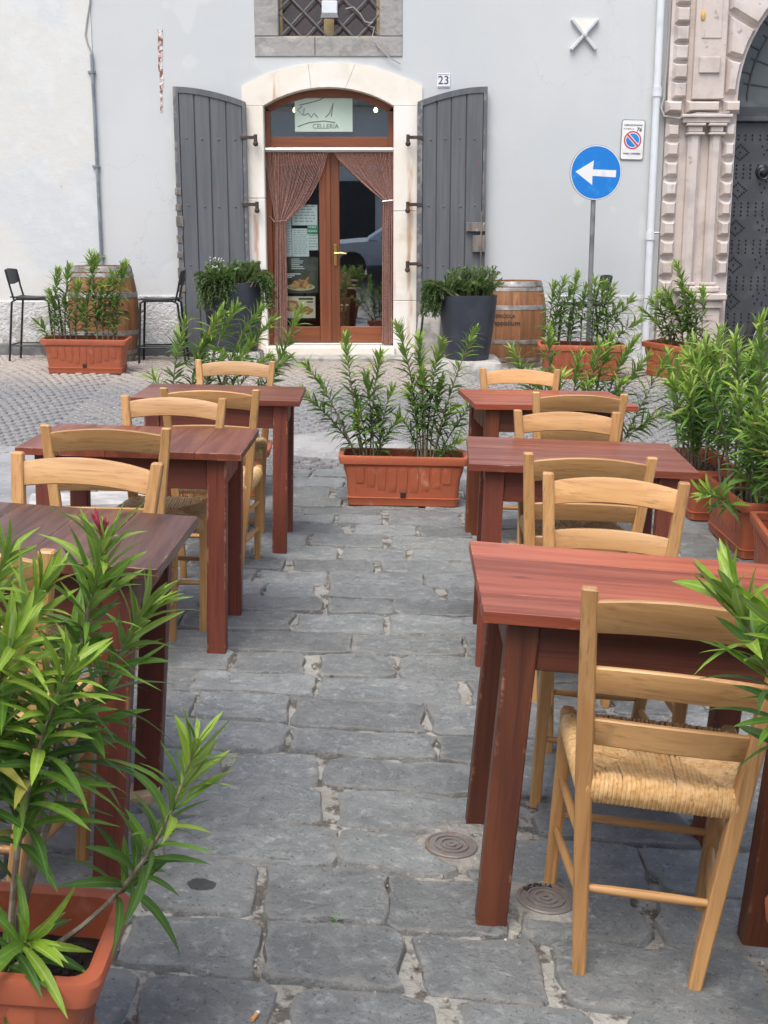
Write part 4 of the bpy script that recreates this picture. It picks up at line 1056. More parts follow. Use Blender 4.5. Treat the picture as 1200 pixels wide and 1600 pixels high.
m.v = [p for p in m.v]; stuff(PB(m, 'iron_studs', M['stud'], gate, 0))
c = at(1191, 268, GY); m = MB(); T = Matrix.Translation((c.x, GY, c.z)) @ Matrix.Rotation(pi/2, 4, 'X')
m.lathe([(.075, -.0), (.07, .02), (.05, .035), (.03, .06), (.001, .07)], 16, T); m.tube([(c.x + .05*cos(2*pi*k/14), GY - .055, c.z - .03 + .05*sin(2*pi*k/14)) for k in range(15)], .010, 6); PB(m, 'door_knocker', M['stud'], gate)
m = MB(); GFY = GY + .02
m.prism([(GCX - GR*1.03, wz(184, GFY))] + [(GCX - (GR*1.03)*cos(RAD(a)), ZSP + (GR*1.03)*sin(RAD(a))) for a in range(0, 181, 6)] + [(GCX + GR*1.03, wz(184, GFY))], GFY, GFY + .05); fan = PB(m, 'fanlight', M['fan'])
zr = wz(183, GFY) + .1
m = MB(); m.box(GX0, GX0 + 2*GR, GFY - .03, GFY - .001, wz(184, GFY), zr, .004); PB(m, 'bottom_rail', M['gate'], fan)
for r in (GR*.86, GR*.4): m = MB(); m.tube([(GCX - r*cos(RAD(a)), GFY - .008, ZSP + r*sin(RAD(a))) for a in range(0, 181, 6)], .012, 5); PB(m, 'arched_bar', M['gate'], fan)
for a in range(8, 180, 12):
    if abs(a - 92) > 200: continue
    m = MB(); m.tube([(GCX - r*cos(RAD(a)), GFY - .006, ZSP + r*sin(RAD(a))) for r in (GR*.4, GR*.9)], .009, 5); m.tube([(GCX - r*cos(RAD(a + 5)), GFY - .006, ZSP + r*sin(RAD(a + 5))) for r in (GR*.86, GR*1.0)], .009, 5); PB(m, 'radial_bar', M['gate'], fan)

# ------------------------------------------------------------------ chairs
def chair_base():
    t = thing('rush_chair', 'x', 'chair', None, 'rush seated wooden chairs at the tables')
    H = .865
    def postx(z): return interp(z, [0, .45, H], [.123, .163, .200])
    def posty(z): return interp(z, [0, .10, .46, .62, H], [-.185, -.178, -.175, -.187, -.220])
    for sg in (-1, 1):
        m = MB(); rs = []
        for z in (-.012, .004, .012, .1, .2, .32, .46, .54, .62, .7, .78, .845, .861, H):
            w = interp(z, [-.012, .05, .46, H], [.0135, .0155, .018, .0165]); d = interp(z, [-.012, .05, .46, H], [.014, .0165, .021, .014])
            if z <= .004 and z > -.012: pass
            if z > .862: w -= .003; d -= .003
            x, y = sg * postx(z), posty(z); b = .004
            rs.append([(x-w+b, y-d, z), (x+w-b, y-d, z), (x+w, y-d+b, z), (x+w, y+d-b, z), (x+w-b, y+d, z), (x-w+b, y+d, z), (x-w, y+d-b, z), (x-w, y-d+b, z)])
        m.rings(rs); m.build('rear_post', M['chair_v'], t, 32)
        m = MB(); rs = []
        for z in (-.012, .02, .2, .42, .452, .462):
            w = interp(z, [0, .45], [.0145, .018]) - (.005 if z > .455 else 0); x, y = sg * interp(z, [0, .46], [.182, .187]), interp(z, [0, .46], [.172, .168]); b = .005
            rs.append([(x-w+b, y-w, z), (x+w-b, y-w, z), (x+w, y-w+b, z), (x+w, y+w-b, z), (x+w-b, y+w, z), (x-w+b, y+w, z), (x-w, y+w-b, z), (x-w, y-w+b, z)])
        m.rings(rs); m.build('front_leg', M['chair_v'], t, 40)
        for z in (.165, .295):
            m = MB(); a, b = Vector((sg*(postx(z)), posty(z) + .005, z)), Vector((sg*.185, .165, z - .01)); m.tube([lerp(a, b, u) for u in (0, .25, .5, .75, 1)], [.0085, .0105, .011, .0105, .0085], 8); m.build('side_rung', M['chair_d'], t, 60)
        m = MB(); a, b = Vector((sg*(postx(.40)), posty(.40), .405)), Vector((sg*.185, .165, .405))
        d = (b - a); an = math.atan2(d.y, d.x); m.box(0, d.length, -.009, .009, -.022, .022, .003, Matrix.Translation(a) @ Matrix.Rotation(an, 4, 'Z')); m.build('side_rail', M['chair_d'], t, 30)
    for y, z, w in ((posty(.195), .195, postx(.195)), (.170, .19, .183)):
        m = MB(); m.tube([(-w, y, z), (-w*.5, y, z), (0, y, z), (w*.5, y, z), (w, y, z)], [.0085, .0105, .011, .0105, .0085], 8); m.build('rung', M['chair_h'], t, 60)
    m = MB(); m.box(-.17, .17, .160, .178, .405, .44, .003); m.build('front_rail', M['chair_h'], t)
    m = MB(); m.box(-.15, .15, posty(.4) - .008, posty(.4) + .008, .405, .44, .003); m.build('back_rail', M['chair_h'], t)
    # three arched slats, bowed backwards
    for zc, hh, arch in ((.806, .036, .020), (.668, .030, .010), (.553, .030, .006)):
        m = MB(); rs = []; n = 12
        for k in range(n + 1):
            u = k / n * 2 - 1; x = u * (postx(zc) - .008); y = posty(zc) - .020 * (1 - u*u) + .002; up = arch * (1 - u*u); th = .0085; b = .003
            z0, z1 = zc - hh + up * .75, zc + hh * (.92) + up
            yl = posty(z1) - posty(z0)
            rs.append([(x, y-th+b, z0), (x, y-th, z0+b), (x, y-th+yl, z1-b), (x, y-th+b+yl, z1), (x, y+th-b+yl, z1), (x, y+th+yl, z1-b), (x, y+th, z0+b), (x, y+th-b, z0)])
        m.rings(rs); m.build('back_slat', M['chair_h'], t, 40)
    # rush seat: strands run in from each rail and meet on the diagonals
    m = MB(); rnd = random.Random(5)
    fw, bw, fy, by, zt = .186, .158, .172, -.178, .452
    C0 = Vector((0, .0, 0))
    fl, fr, bl, br = Vector((-fw, fy, 0)), Vector((fw, fy, 0)), Vector((-bw, by, 0)), Vector((bw, by, 0))
    ml, mr = Vector((-.045, -.0, 0)), Vector((.045, -.0, 0))
    def seam(u, a, b, c, d): # line a->b->c->d at u
        if u < .38: return a.lerp(b, u/.38)
        if u > .62: return c.lerp(d, (u-.62)/.38)
        return b.lerp(c, (u-.38)/.24)
    for (a, b, sa, n, outw) in ((fl, fr, (fl, ml, mr, fr), 40, Vector((0, 1, 0))), (br, bl, (br, mr, ml, bl), 34, Vector((0, -1, 0))), (bl, fl, None, 36, Vector((-1, -.08, 0))), (fr, br, None, 36, Vector((1, -.08, 0)))):
        L = (b - a).length; rr = L / n * .56
        for k in range(n):
            u = (k + .5) / n; E = a.lerp(b, u)
            if sa: Q = seam(u, *sa)
            else:
                mid = ml if a.x < 0 else mr
                Q = a.lerp(mid, u * 2) if u < .5 else mid.lerp(b, u * 2 - 1)
            z = zt + rnd.uniform(-.0015, .0015); jit = (b - a).normalized() * rnd.uniform(-.0015, .0015)
            dl = (E - Q).length; dip = .012
            P = [E - outw*.012 + Vector((0, 0, zt - .062)), E + outw*.010 + Vector((0, 0, zt - .052)), E + outw*.016 + Vector((0, 0, zt - .028)), E + outw*.011 + Vector((0, 0, z - .006)), E - outw*.006 + Vector((0, 0, z + .001)) + jit]
            if dl > .03: P += [E.lerp(Q, .5) + Vector((0, 0, z - dip*.45)) + jit, Q + Vector((0, 0, z - dip))]
            else: P += [Q + Vector((0, 0, z - dip * dl / .06))]
            m.tube(P, rr * rnd.uniform(.9, 1.1), 5, False)
    m.box(-.14, .14, -.15, .15, zt - .05, zt - .022)
    m.build('rush_seat', M['rush'], t, 60)
    return t
chair0 = chair_base()
CH = [
 (-.822, 6.36, 180, 'light front', 'light wooden chair facing the camera behind the farthest left table, by the oleanders'),
 (-.785, 5.48, 2, '', 'wooden chair seen from behind between the farthest and middle left tables, nearer the farthest table'),
 (-.887, 4.73, 179, '', 'light wooden chair facing the camera just behind the middle left table'),
 (-.975, 4.225, 4, '', 'wooden chair seen from behind pulled up to the near side of the middle left table'),
 (-.905, 3.113, 175.5, '', 'light wooden chair facing the camera behind the nearest left table'),
 (-.915, 2.52, -2, '', 'wooden chair seen from behind at the nearest left table, half hidden by the oleander'),
 (.707, 6.27, 180.7, '', 'light wooden chair facing the camera behind the farthest right table'),
 (.859, 5.69, 1, '', 'wooden chair seen from behind at the near side of the farthest right table'),
 (.72, 4.63, 182.7, '', 'light wooden chair facing the camera just behind the middle right table'),
 (.632, 4.10, 0, '', 'wooden chair seen from behind at the near side of the middle right table'),
 (.617, 3.317, 176.3, '', 'light wooden chair facing the camera behind the nearest right table'),
 (.565, 2.52, -7, '', 'nearest wooden chair with its whole rush seat showing, at the front right table'),
]
chs = []
for i, (x, y, a, _, lab) in enumerate(CH):
    c = chair0 if i == 0 else copy_tree(chair0); c['label'] = lab; chs.append((c, x, y, a))
for c, x, y, a in chs: c.matrix_world = seat_on(x, y, RAD(a), .016)

# ------------------------------------------------------------------ tables
def table(x, y, yaw, kind, along, label, grp='red stained wooden tables'):
    t = thing('wooden_table', label, 'table', seat_on(x, y, RAD(yaw), .014), grp)
    mx, my, mz, ma = M[kind]; W, D, H, th = .80, .60, .76, .026
    random.seed(int(x*100) + int(y*10))
    if along == 'x':
        n = 4; c = [-D/2 + D*k/n + (random.uniform(-.015, .015) if 0 < k < n else 0) for k in range(n + 1)]
        for k in range(n): wbox(-W/2, W/2, c[k] + .0002, c[k+1] - .0002, H - th, H + random.uniform(-.0004, .0004), .0009).build('tabletop_board', mx, t, 25)
    else:
        n = 5; c = [-W/2 + W*k/n + (random.uniform(-.02, .02) if 0 < k < n else 0) for k in range(n + 1)]
        for k in range(n): wbox(c[k] + .0003, c[k+1] - .0003, -D/2, D/2, H - th, H + random.uniform(-.0004, .0004), .0012).build('tabletop_board', my, t, 25)
    ix, iy, lw, ld = .058, .035, .070, .058
    for sx in (-1, 1):
        for sy in (-1, 1):
            x0, x1 = sorted((sx*(W/2 - ix), sx*(W/2 - ix - lw))); y0, y1 = sorted((sy*(D/2 - iy), sy*(D/2 - iy - ld)))
            wbox(x0, x1, y0, y1, -.02, H - th - .001, .003).build('leg', mz, t, 25)
    for sy in (-1, 1):
        y0, y1 = sorted((sy*(D/2 - iy - .012), sy*(D/2 - iy - .034)))
        wbox(-W/2 + ix + lw + .0005, W/2 - ix - lw - .0005, y0, y1, H - th - .115, H - th - .0015, .002).build('apron', ma, t, 25)
    for sx in (-1, 1):
        x0, x1 = sorted((sx*(W/2 - ix - .012), sx*(W/2 - ix - .034)))
        wbox(x0, x1, -D/2 + iy + ld + .0005, D/2 - iy - ld - .0005, H - th - .115, H - th - .0015, .002).build('side_apron', mz, t, 25)
    return t
table(-.823, 6.033, .7, 'md', 'x', 'farthest table of the left row, dark red with a chair on either side')
table(-.925, 4.534, -.2, 'md', 'y', 'middle table of the left row, dark reddish brown')
table(-.952, 2.849, 0, 'dk', 'y', 'nearest left table, the darkest, glossy dark brown top behind the oleander')
table(.795, 6.141, 4.5, 'rd', 'x', 'farthest table of the right row, bright red turned a little askew')
table(.690, 4.479, -2.9, 'md', 'x', 'middle table of the right row, smooth dull purple red top')
table(.557, 2.776, -1, 'rd', 'x', 'nearest right table with a light red worn top and pale knots')
g = ground_at(232, 1264)
m = MB(); m.add([(-.035, -.05, -.012), (.045, -.05, -.012), (.045, .05, -.012), (-.035, .05, -.012), (-.035, -.05, .004), (.045, -.05, .016), (.045, .05, .016), (-.035, .05, .004)], [(3, 2, 1, 0), (4, 5, 6, 7), (0, 1, 5, 4), (1, 2, 6, 5), (2, 3, 7, 6), (3, 0, 4, 7)])
tag(m.build('wooden_wedge', M['raw_wood'], None, 0, Matrix.Translation((-.654, 3.06, gz(-.654, 3.06) + .016)) @ Matrix.Rotation(RAD(8), 4, 'Z')), 'pale wooden wedge under the rear leg of the nearest left table', 'wedge')

# ------------------------------------------------------------------ planters
def rr2(hx, hy, r, n=4):
    o = []
    for cx, cy, a0 in ((hx-r, hy-r, 0), (-hx+r, hy-r, 90), (-hx+r, -hy+r, 180), (hx-r, -hy+r, 270)):
        for k in range(n): a = RAD(a0 + 90*k/(n-1)); o.append((cx + r*cos(a), cy + r*sin(a)))
    return o
def planter_base():
    t = thing('terracotta_planter', 'x', 'planter', None, 'rectangular terracotta coloured planters')
    LX, LY, H = .38, .15, .30
    lv = lambda hx, hy, z, r=.03: [(x, y, z) for x, y in rr2(hx, hy, r)]
    m = MB()
    m.rings([lv(.312, .112, 0), lv(.322, .120, .006), lv(.326, .122, .045), lv(.330, .125, .05), lv(.322, .118, .053), lv(.333, .124, .17), lv(.345, .130, .21), lv(.352, .134, .255), lv(.345, .13, .262)], True, False)
    m.f.append(tuple(range(16))[::-1]); m.mi.append(0)
    m.build('body', M['terra'], t, 35)
    m = MB(); m.rings([lv(.352, .134, .250), lv(.372, .145, .252), lv(.380, .150, .288, .035), lv(.376, .147, .298, .035), lv(.358, .130, .300), lv(.350, .122, .294), lv(.344, .116, .20)], True, False); m.build('rim', M['terra'], t, 35)
    m = MB(); rs = []; n = 16
    vs = lv(.3445, .1165, .215); m.v += vs; m.e += [0.]*len(vs); m.f.append(tuple(range(len(vs)))); m.mi.append(0)
    rn = random.Random(3)
    for k in range(130):
        x, y = rn.uniform(-.33, .33), rn.uniform(-.105, .105); r = rn.uniform(.004, .013)
        m.lathe([(r, -.004), (r*.9, r*.5), (r*.3, r*.8)], 5, Matrix.Translation((x, y, .215)) @ Matrix.Rotation(rn.uniform(0, 6), 4, 'Z'))
    m.build('soil', M['soil'], t, 50)
    # arched ribs on both long sides, narrower ones on the ends: each rib a tapering raised strip
    for sg in (-1, 1):
        m = MB()
        for k in range(9):
            x = -.252 + k * .063; w = .026; zlo = .075 + .055 * (abs(k - 4) / 4) ** 2
            T = Matrix.Rotation(0 if sg < 0 else pi, 4, 'Z')
            def yy(z): return -interp(z, [.053, .17, .21, .25], [.118, .124, .130, .134])
            rs = []
            for z, d in ((zlo, -.002), (zlo + .012, .0035), (.14, .0045), (.19, .0045), (.225, .004), (.243, -.002)):
                y = yy(z); rs.append([(x - w, y + .002, z), (x - w + .005, y - d, z), (x + w - .005, y - d, z), (x + w, y + .002, z)])
            m.rings(rs, False, False, T)
        m.build('ribs', M['terra'], t, 35)
    m = MB(); m.box(-.016, .016, -.1275, -.118, .056, .086, .002); m.build('drain_plug', M['terra_dark'], t)
    return t
pl0 = planter_base()
PL = [  # x, y, yaw, size, label
 (.110, 7.06, 0, 1., 'terracotta planter standing alone in the middle of the passage'),
 (-1.06, 7.22, 1, 1., 'terracotta planter hidden behind the farthest left table'),
 (1.20, 7.30, -2, 1., 'terracotta planter hidden behind the farthest right table'),
 (1.87, 7.05, 88, 1., 'rear terracotta planter of the three along the right edge, seen end on'),
 (1.90, 6.20, 90, 1., 'middle terracotta planter of the three along the right edge, ribbed side and end showing'),
 (1.83, 5.28, 82, 1., 'front terracotta planter of the three along the right edge, cut off by the frame'),
 (-.86, 1.89, 0, 1., 'terracotta planter of dark soil in the bottom left corner'),
 (1.10, 2.04, -4, 1., 'terracotta planter of which one corner shows at the bottom right edge'),
 (at(132, 580, 11.3).x, 11.45, 0, 1.07, 'terracotta planter in front of the left wine barrel'),
 (at(912, 590, 11.2).x, 11.45, -4, 1.07, 'terracotta planter at the foot of the blue arrow sign'),
 (at(1062, 600, 11.2).x + .08, 11.45, -52, 1.07, 'terracotta planter turned askew before the stone portal'),
]
pls = []
for i, (x, y, a, s_, lab) in enumerate(PL):
    c = pl0 if i == 0 else copy_tree(pl0); c['label'] = lab; pls.append(c)
for c, (x, y, a, s_, lab) in zip(pls, PL): c.matrix_world = seat_on(x, y, RAD(a), .017 if y < 8 else .012) @ Matrix.Scale(s_, 4)

# ------------------------------------------------------------------ oleanders
LEAFV = []   # leaf templates: outline along y, folded on the midrib, drooping
def leaf_template(w, bend, fold, twist=0., n=6):
    vs = []; lu = []; fs = []
    prof = [.18, .66, .93, 1., .88, .55, .0]
    for k in range(n + 1):
        u = k / n; z = -bend * u * u; y = u * (1 - .18 * abs(bend) * u); hw = prof[k] * w; tw = twist * u
        for q in (-1, 0, 1):
            x = q * hw; zz = z + abs(q) * hw * fold
            vs.append((x * cos(tw) - (zz - z) * sin(tw), y, z + x * sin(tw) + (zz - z) * cos(tw))); lu.append(float(q))
    for k in range(n):
        for q in (0, 1): a = k*3 + q; fs.append((a, a + 1, a + 4, a + 3))
    return vs, fs, lu
for bend, fold, tw in ((.12, .45, .1), (.42, .35, -.25), (.8, .3, .25), (-.10, .5, -.1)): LEAFV.append(leaf_template(.068, bend, fold, tw))
LEAFME = []
for k in range(3):
    row = []
    for vs, fs, lu in LEAFV:
        m = MB(); m.add(vs, fs); m.lu = lu; row.append(m.mesh('leaf', M['leaf'][k], 80))
    LEAFME.append(row)
def bez(a, b, c, t): return a*(1-t)**2 + b*2*t*(1-t) + c*t*t
def oleander(label, base, stems, single, seed, size=1., grp='oleander bushes in planters', start=.3, wide=1.15, gap=.021, flower=None):
    """stems: (root, tip, bow) in metres; leaves in threes along the upper part of each; 'single' leaves as objects of their own"""
    rn = random.Random(seed)
    t = thing('oleander', label, 'plant', Matrix.Translation(base), grp); base = Vector(base)
    leaves = []; sm = []
    for root, tip, bow in stems:
        a, c = Vector(root), Vector(tip); L = (c - a).length
        b = lerp(a, c, .5) + Vector((rn.uniform(-.02, .02), rn.uniform(-.02, .02), 0)) + Vector(bow) if bow is not None else Vector((a.x, a.y, lerp(a.z, c.z, .6)))
        P = [bez(a, b, c, k/10) for k in range(11)]
        r0 = .0045 + .004 * L * size
        m = MB(); m.tube([p - base for p in P], [lerp(r0, .0022, k/10) for k in range(11)], 6, False)
        sm.append((m, L))
        st = start if L > .3 else .1
        n = max(3, int(L * (1 - st) / gap / size)); ph = rn.uniform(0, 6)
        for k in range(n + 1):
            u = st + (1 - st) * (k / n) ** .9; p = bez(a, b, c, u); d = (bez(a, b, c, min(1, u + .02)) - bez(a, b, c, u - .02)).normalized()
            x = d.cross(Vector((.3, .9, .2))).normalized(); y = d.cross(x)
            tipness = max(0, (u - .55) / .45)
            if rn.random() < .12 * (1 - tipness): continue
            for q in range(3 if k < n else 4):
                ang = ph + k * 1.05 + q * 2.094 + rn.uniform(-.3, .3); rad = x*cos(ang) + y*sin(ang)
                el = RAD(lerp(36, 68, tipness ** 1.3) + rn.uniform(-14, 12)) if k < n else RAD(rn.uniform(60, 82))
                dr = rad * cos(el) + d * sin(el)
                ln = size * (rn.uniform(.085, .15) * lerp(1, .85, tipness ** 2)) if k < n else size * rn.uniform(.06, .09)
                up = d if el < RAD(80) else rad
                upv = (d - dr * d.dot(dr)); 
                if upv.length < .05: upv = rad
                T = frame_from(p, dr, upv.normalized())
                T = T @ Matrix.Rotation(rn.uniform(-.5, .5), 4, 'Y') @ Matrix.Diagonal((ln * wide * rn.uniform(.85, 1.15), ln, ln, 1))
                age = 0 if tipness > .55 + rn.uniform(-.25, .3) else (1 if tipness + rn.uniform(-.35, .35) > .12 else 2)
                bi = rn.choices((0, 1, 2, 3), (.4, .3, .15, .15) if tipness > .4 else (.25, .4, .3, .05))[0]
                leaves.append((p.y - p.z * .2, age, bi, T))
    for m, L in sm: m.build('stem', M['bark'] if L > .35 else M['green_stem'], t, 60)
    leaves.sort(key=lambda q: q[0])
    Tb = Matrix.Translation(-base)
    for k, (_, age, bi, T) in enumerate(leaves[:single]): link('leaf', LEAFME[age][bi], t, Tb @ T)
    rest = leaves[single:]
    if rest:
        m = MB(); m.lu = []
        for _, age, bi, T in rest:
            vs, fs, lu = LEAFV[bi]; m.cur = age; m.add(vs, fs, None, Tb @ T); m.lu += lu
        stuff(m.build('foliage', M['leaf'], t, 80))
    if flower is not None:
        m = MB(); f = Vector(flower) - base
        for k in range(6):
            d = Vector((rn.uniform(-.5, .5), rn.uniform(-.4, .4), 1)).normalized() * rn.uniform(.025, .05)
            m.tube([f, f + d * .55, f + d * .85, f + d], [.0012, .0016, .0030, .001], 6)
        m.build('flower_buds', M['bud'], t, 60)
    return t
def auto_stems(cx, cy, cz, n, hmin, hmax, sx, sy, spread, seed):
    rn = random.Random(seed); o = []
    for k in range(n):
        x, y = rn.uniform(-sx, sx), rn.uniform(-sy, sy); h = rn.uniform(hmin, hmax)
        lx = x * spread + rn.gauss(0, .06) * h / .7; ly = y * spread + rn.gauss(0, .06) * h / .7
        o.append(((cx + x, cy + y, cz), (cx + x + lx, cy + y + ly, cz + h * (1 - .25 * abs(lx))), (0, 0, 0)))
    return o
SZ = .21     # soil above the ground
def px_tip(px, py, Y): p = at(px, py, Y); return (p.x, p.y, p.z)
# the lone planter: two clumps
zc = gz(.1, 7.06) + SZ
st = [((x, 7.06 + random.uniform(-.05, .05), zc), px_tip(px, py, 7.06 + dy), bw) for x, px, py, dy, bw in (
 (-.13, 480, 572, -.05, (.02, 0, .1)), (-.12, 470, 612, .0, (.06, 0, .02)), (-.10, 540, 530, .0, (-.02, 0, .05)), (-.08, 594, 556, -.05, None), (-.06, 572, 590, .06, None), (-.03, 612, 610, -.05, None), (-.02, 590, 640, .05, None), (-.14, 560, 650, -.05, None), (-.05, 620, 660, -.05, None), (-.10, 556, 620, .05, None))]
oleander('oleander with two long shoots leaning left, left half of the lone middle planter', (-.08, 7.06, zc), st, 300, 21, .82)
st = [((x, 7.06 + random.uniform(-.05, .05), zc), px_tip(px, py, 7.06 + dy), bw) for x, px, py, dy, bw in (
 (.20, 622, 512, .0, None), (.23, 655, 530, -.05, None), (.25, 690, 535, -.05, None), (.27, 740, 520, .0, (-.02, 0, .05)), (.24, 660, 585, -.08, None), (.27, 690, 600, .05, None), (.22, 640, 610, -.05, None), (.28, 738, 628, -.05, (0, 0, .06)), (.30, 705, 640, -.05, None), (.20, 625, 650, .0, None), (.28, 715, 690, -.1, (0, 0, .05)))]
oleander('upright oleander in the right half of the lone middle planter', (.25, 7.06, zc), st, 300, 22, .82)
zc = gz(-1.06, 7.2) + SZ
st = [((x, 7.22 + random.uniform(-.06, .06), zc), px_tip(px, py, 7.2 + dy), bw) for x, px, py, dy, bw in (
 (-1.28, 288, 505, 0, None), (-1.30, 240, 588, 0, (.05, 0, .05)), (-1.2, 345, 490, -.05, None), (-1.18, 320, 530, 0, None), (-1.1, 368, 482, 0, None), (-1.02, 405, 485, 0, None), (-.98, 425, 500, .05, None), (-.9, 468, 486, 0, (.02, 0, 0)), (-.86, 450, 560, 0, None), (-1.05, 390, 540, -.1, None), (-1.15, 345, 560, -.05, None), (-1.0, 415, 560, 0, None))]
oleander('oleander with bright tips rising behind the farthest left table', (-1.06, 7.22, zc), st, 300, 23, .9)
zc = gz(1.2, 7.3) + SZ
st = [((x, 7.3 + random.uniform(-.06, .06), zc), px_tip(px, py, 7.3 + dy), bw) for x, px, py, dy, bw in (
 (.95, 802, 548, 0, None), (1.0, 858, 520, 0, None), (1.05, 875, 590, -.05, None), (1.12, 905, 560, 0, None), (1.2, 935, 545, -.05, None), (1.25, 955, 530, 0, None), (1.3, 990, 535, 0, None), (1.35, 1010, 560, .05, None), (1.38, 1035, 570, 0, (0, 0, .05)), (1.36, 1030, 650, -.1, (0, 0, .08)), (1.2, 920, 600, -.1, None), (1.1, 840, 600, -.05, None), (1.3, 970, 600, -.1, None))]
oleander('oleander spreading behind the farthest right table', (1.2, 7.3, zc), st, 300, 24, .9)
for (x, y, lab, n, sd, h0, h1) in ((1.87, 7.05, 'dense oleander in the rear planter of the three along the right edge', 16, 31, .5, .82), (1.93, 6.2, 'tall dense oleander in the middle planter of the three along the right edge', 20, 32, .5, .9), (1.92, 5.28, 'oleander in the front planter of the three along the right edge', 14, 33, .45, .78)):
    zc = gz(x, y) + SZ; st = auto_stems(x, y, zc, n, h0, h1, .10, .28, 1.0, sd)
    if sd == 32: st += [((1.82, 5.95, zc), px_tip(1100, 770, 5.8), (0, 0, .05)), ((1.85, 6.3, zc), px_tip(1150, 530, 6.1), None), ((1.9, 6.1, zc), px_tip(1190, 505, 6.0), None), ((1.8, 6.2, zc), px_tip(1080, 560, 6.1), None)]
    if sd == 31: st += [((1.75, 7.0, zc), px_tip(1052, 600, 6.9), None), ((1.78, 6.9, zc), px_tip(1085, 540, 6.9), None)]
    oleander(lab, (x, y, zc), st, 300, sd, .95)
# bottom left: the big one
zc = gz(-.86, 1.89) + SZ
def fl(px, py, Y=1.92): return px_tip(px, py, Y)
rt = lambda x, y=1.9: (x, y, zc)
st = [(rt(-.66), fl(163, 850), (.03, 0, .1)), (rt(-.66), fl(225, 955, 2.0), (-.03, 0, .1)), (rt(-.72), fl(60, 925, 1.85), None), (rt(-.78), fl(5, 880), None), (rt(-.64, 1.86), fl(110, 1040, 1.78), (-.04, 0, .05)),
      (rt(-.66), fl(305, 1165, 1.9), (.09, 0, -.09)), (rt(-.70, 1.84), fl(20, 1010, 1.76), None), (rt(-.85), fl(-70, 930), None), (rt(-.92), fl(-160, 890), None), 
      (rt(-.66, 1.83), fl(45, 1470, 1.78), (0, 0, .05)), (rt(-.8), fl(0, 1150, 1.86), None), (rt(-.98), fl(-220, 980), None), (rt(-.9), fl(-130, 1080), None)]
oleander('large oleander with one pink bud in the bottom left corner', (-.8, 1.9, zc), st, 300, 41, 1.0, wide=1.05, start=.42, gap=.0155, flower=fl(160, 838, 1.92))
zc = gz(1.1, 2.04) + SZ
st = [((.98, 2.05, zc), fl(1150, 940, 2.02), (-.06, 0, .14)), ((1.0, 2.0, zc), fl(1225, 985, 1.98), None), ((1.05, 2.05, zc), fl(1290, 900, 2.05), None), ((1.2, 2.05, zc), fl(1400, 900, 2.05), None), ((1.1, 2.05, zc), fl(1330, 1000, 2.0), None), ((1.3, 2.0, zc), fl(1480, 960, 2.0), None)]
oleander('oleander shoot reaching in from the right edge over the front right table', (1.1, 2.04, zc), st, 300, 42, 1.22, start=.55, gap=.018)
# far planters by the house
for (pi_, lab, st_) in ((8, 'oleander before the left wine barrel', ((-.3, 90, 425), (-.25, 78, 460), (-.2, 108, 418), (-.1, 122, 445), (0, 150, 405), (.1, 142, 400), (.15, 175, 430), (.2, 190, 418), (.28, 196, 415), (.1, 160, 450), (-.15, 100, 470), (.25, 180, 470), (-.34, 60, 505), (.0, 130, 480))),
                        (9, 'oleander at the foot of the blue arrow sign', ((-.3, 866, 448), (-.25, 880, 440), (-.2, 892, 455), (-.1, 902, 430), (0, 915, 450), (.1, 930, 440), (.15, 945, 445), (.2, 958, 450), (.25, 985, 470), (.3, 1000, 500), (-.1, 905, 480), (.1, 940, 490), (-.3, 870, 490), (.2, 965, 480))),
                        (10, 'oleander before the stone portal', ((-.2, 1005, 485), (-.15, 1018, 470), (-.1, 1030, 460), (0, 1040, 455), (.05, 1058, 415), (.1, 1065, 450), (.15, 1080, 460), (.2, 1098, 455), (0, 1050, 480), (.1, 1070, 490), (-.1, 1025, 500)))):
    P = PL[pi_]; zc = gz(P[0], P[1]) + SZ * 1.07; an = RAD(P[2])
    st = [((P[0] + u*cos(an), P[1] + u*sin(an), zc), px_tip(px, py, P[1] + u*sin(an)), None) for u, px, py in st_]
    oleander(lab, (P[0], P[1], zc), st, 0, 50 + pi_, 1.0, start=.22, gap=.019, wide=1.25)

# ------------------------------------------------------------------ grey pots with rosemary, on stones
def stone_block(x, y, hx, hy, h, lab, grp=None, seed=1):
    rn = random.Random(seed); m = MB(); rs = []
    for f, z in ((1.08, -.05), (1.05, .02), (1.0, h*.6), (.95, h*.93), (.86, h)):
        rs.append([(px*f*(1 + .05*mnoise.noise((px*5 + seed, py*5, z*4))), py*f*(1 + .05*mnoise.noise((px*4, py*4 + seed, z*4))), z + .008*mnoise.noise((px*6, py*6, seed))) for px, py in rr2(hx, hy, .07, 5)])
    m.rings(rs); return tag(m.build('stone_block', M['pale_stone'], None, 50, seat_on(x, y, 0)), lab, 'stone', grp)
def pot(x, y, z, s_, lab):
    t = thing('grey_pot', lab, 'pot', Matrix.Translation((x, y, z)) @ Matrix.Scale(s_, 4), 'large anthracite pots beside the door')
    m = MB(); m.lathe([(.195, 0), (.205, .004), (.235, .2), (.262, .42), (.275, .56), (.276, .60), (.262, .602), (.258, .56), (.25, .5)], 32, None, False); m.f.append(tuple(range(32))[::-1]); m.mi.append(0); m.build('body', M['pot'], t, 35)
    m = MB(); m.lathe([(.252, .54), (.001, .56)], 24, None, False); m.build('soil', M['soil'], t)
    return t
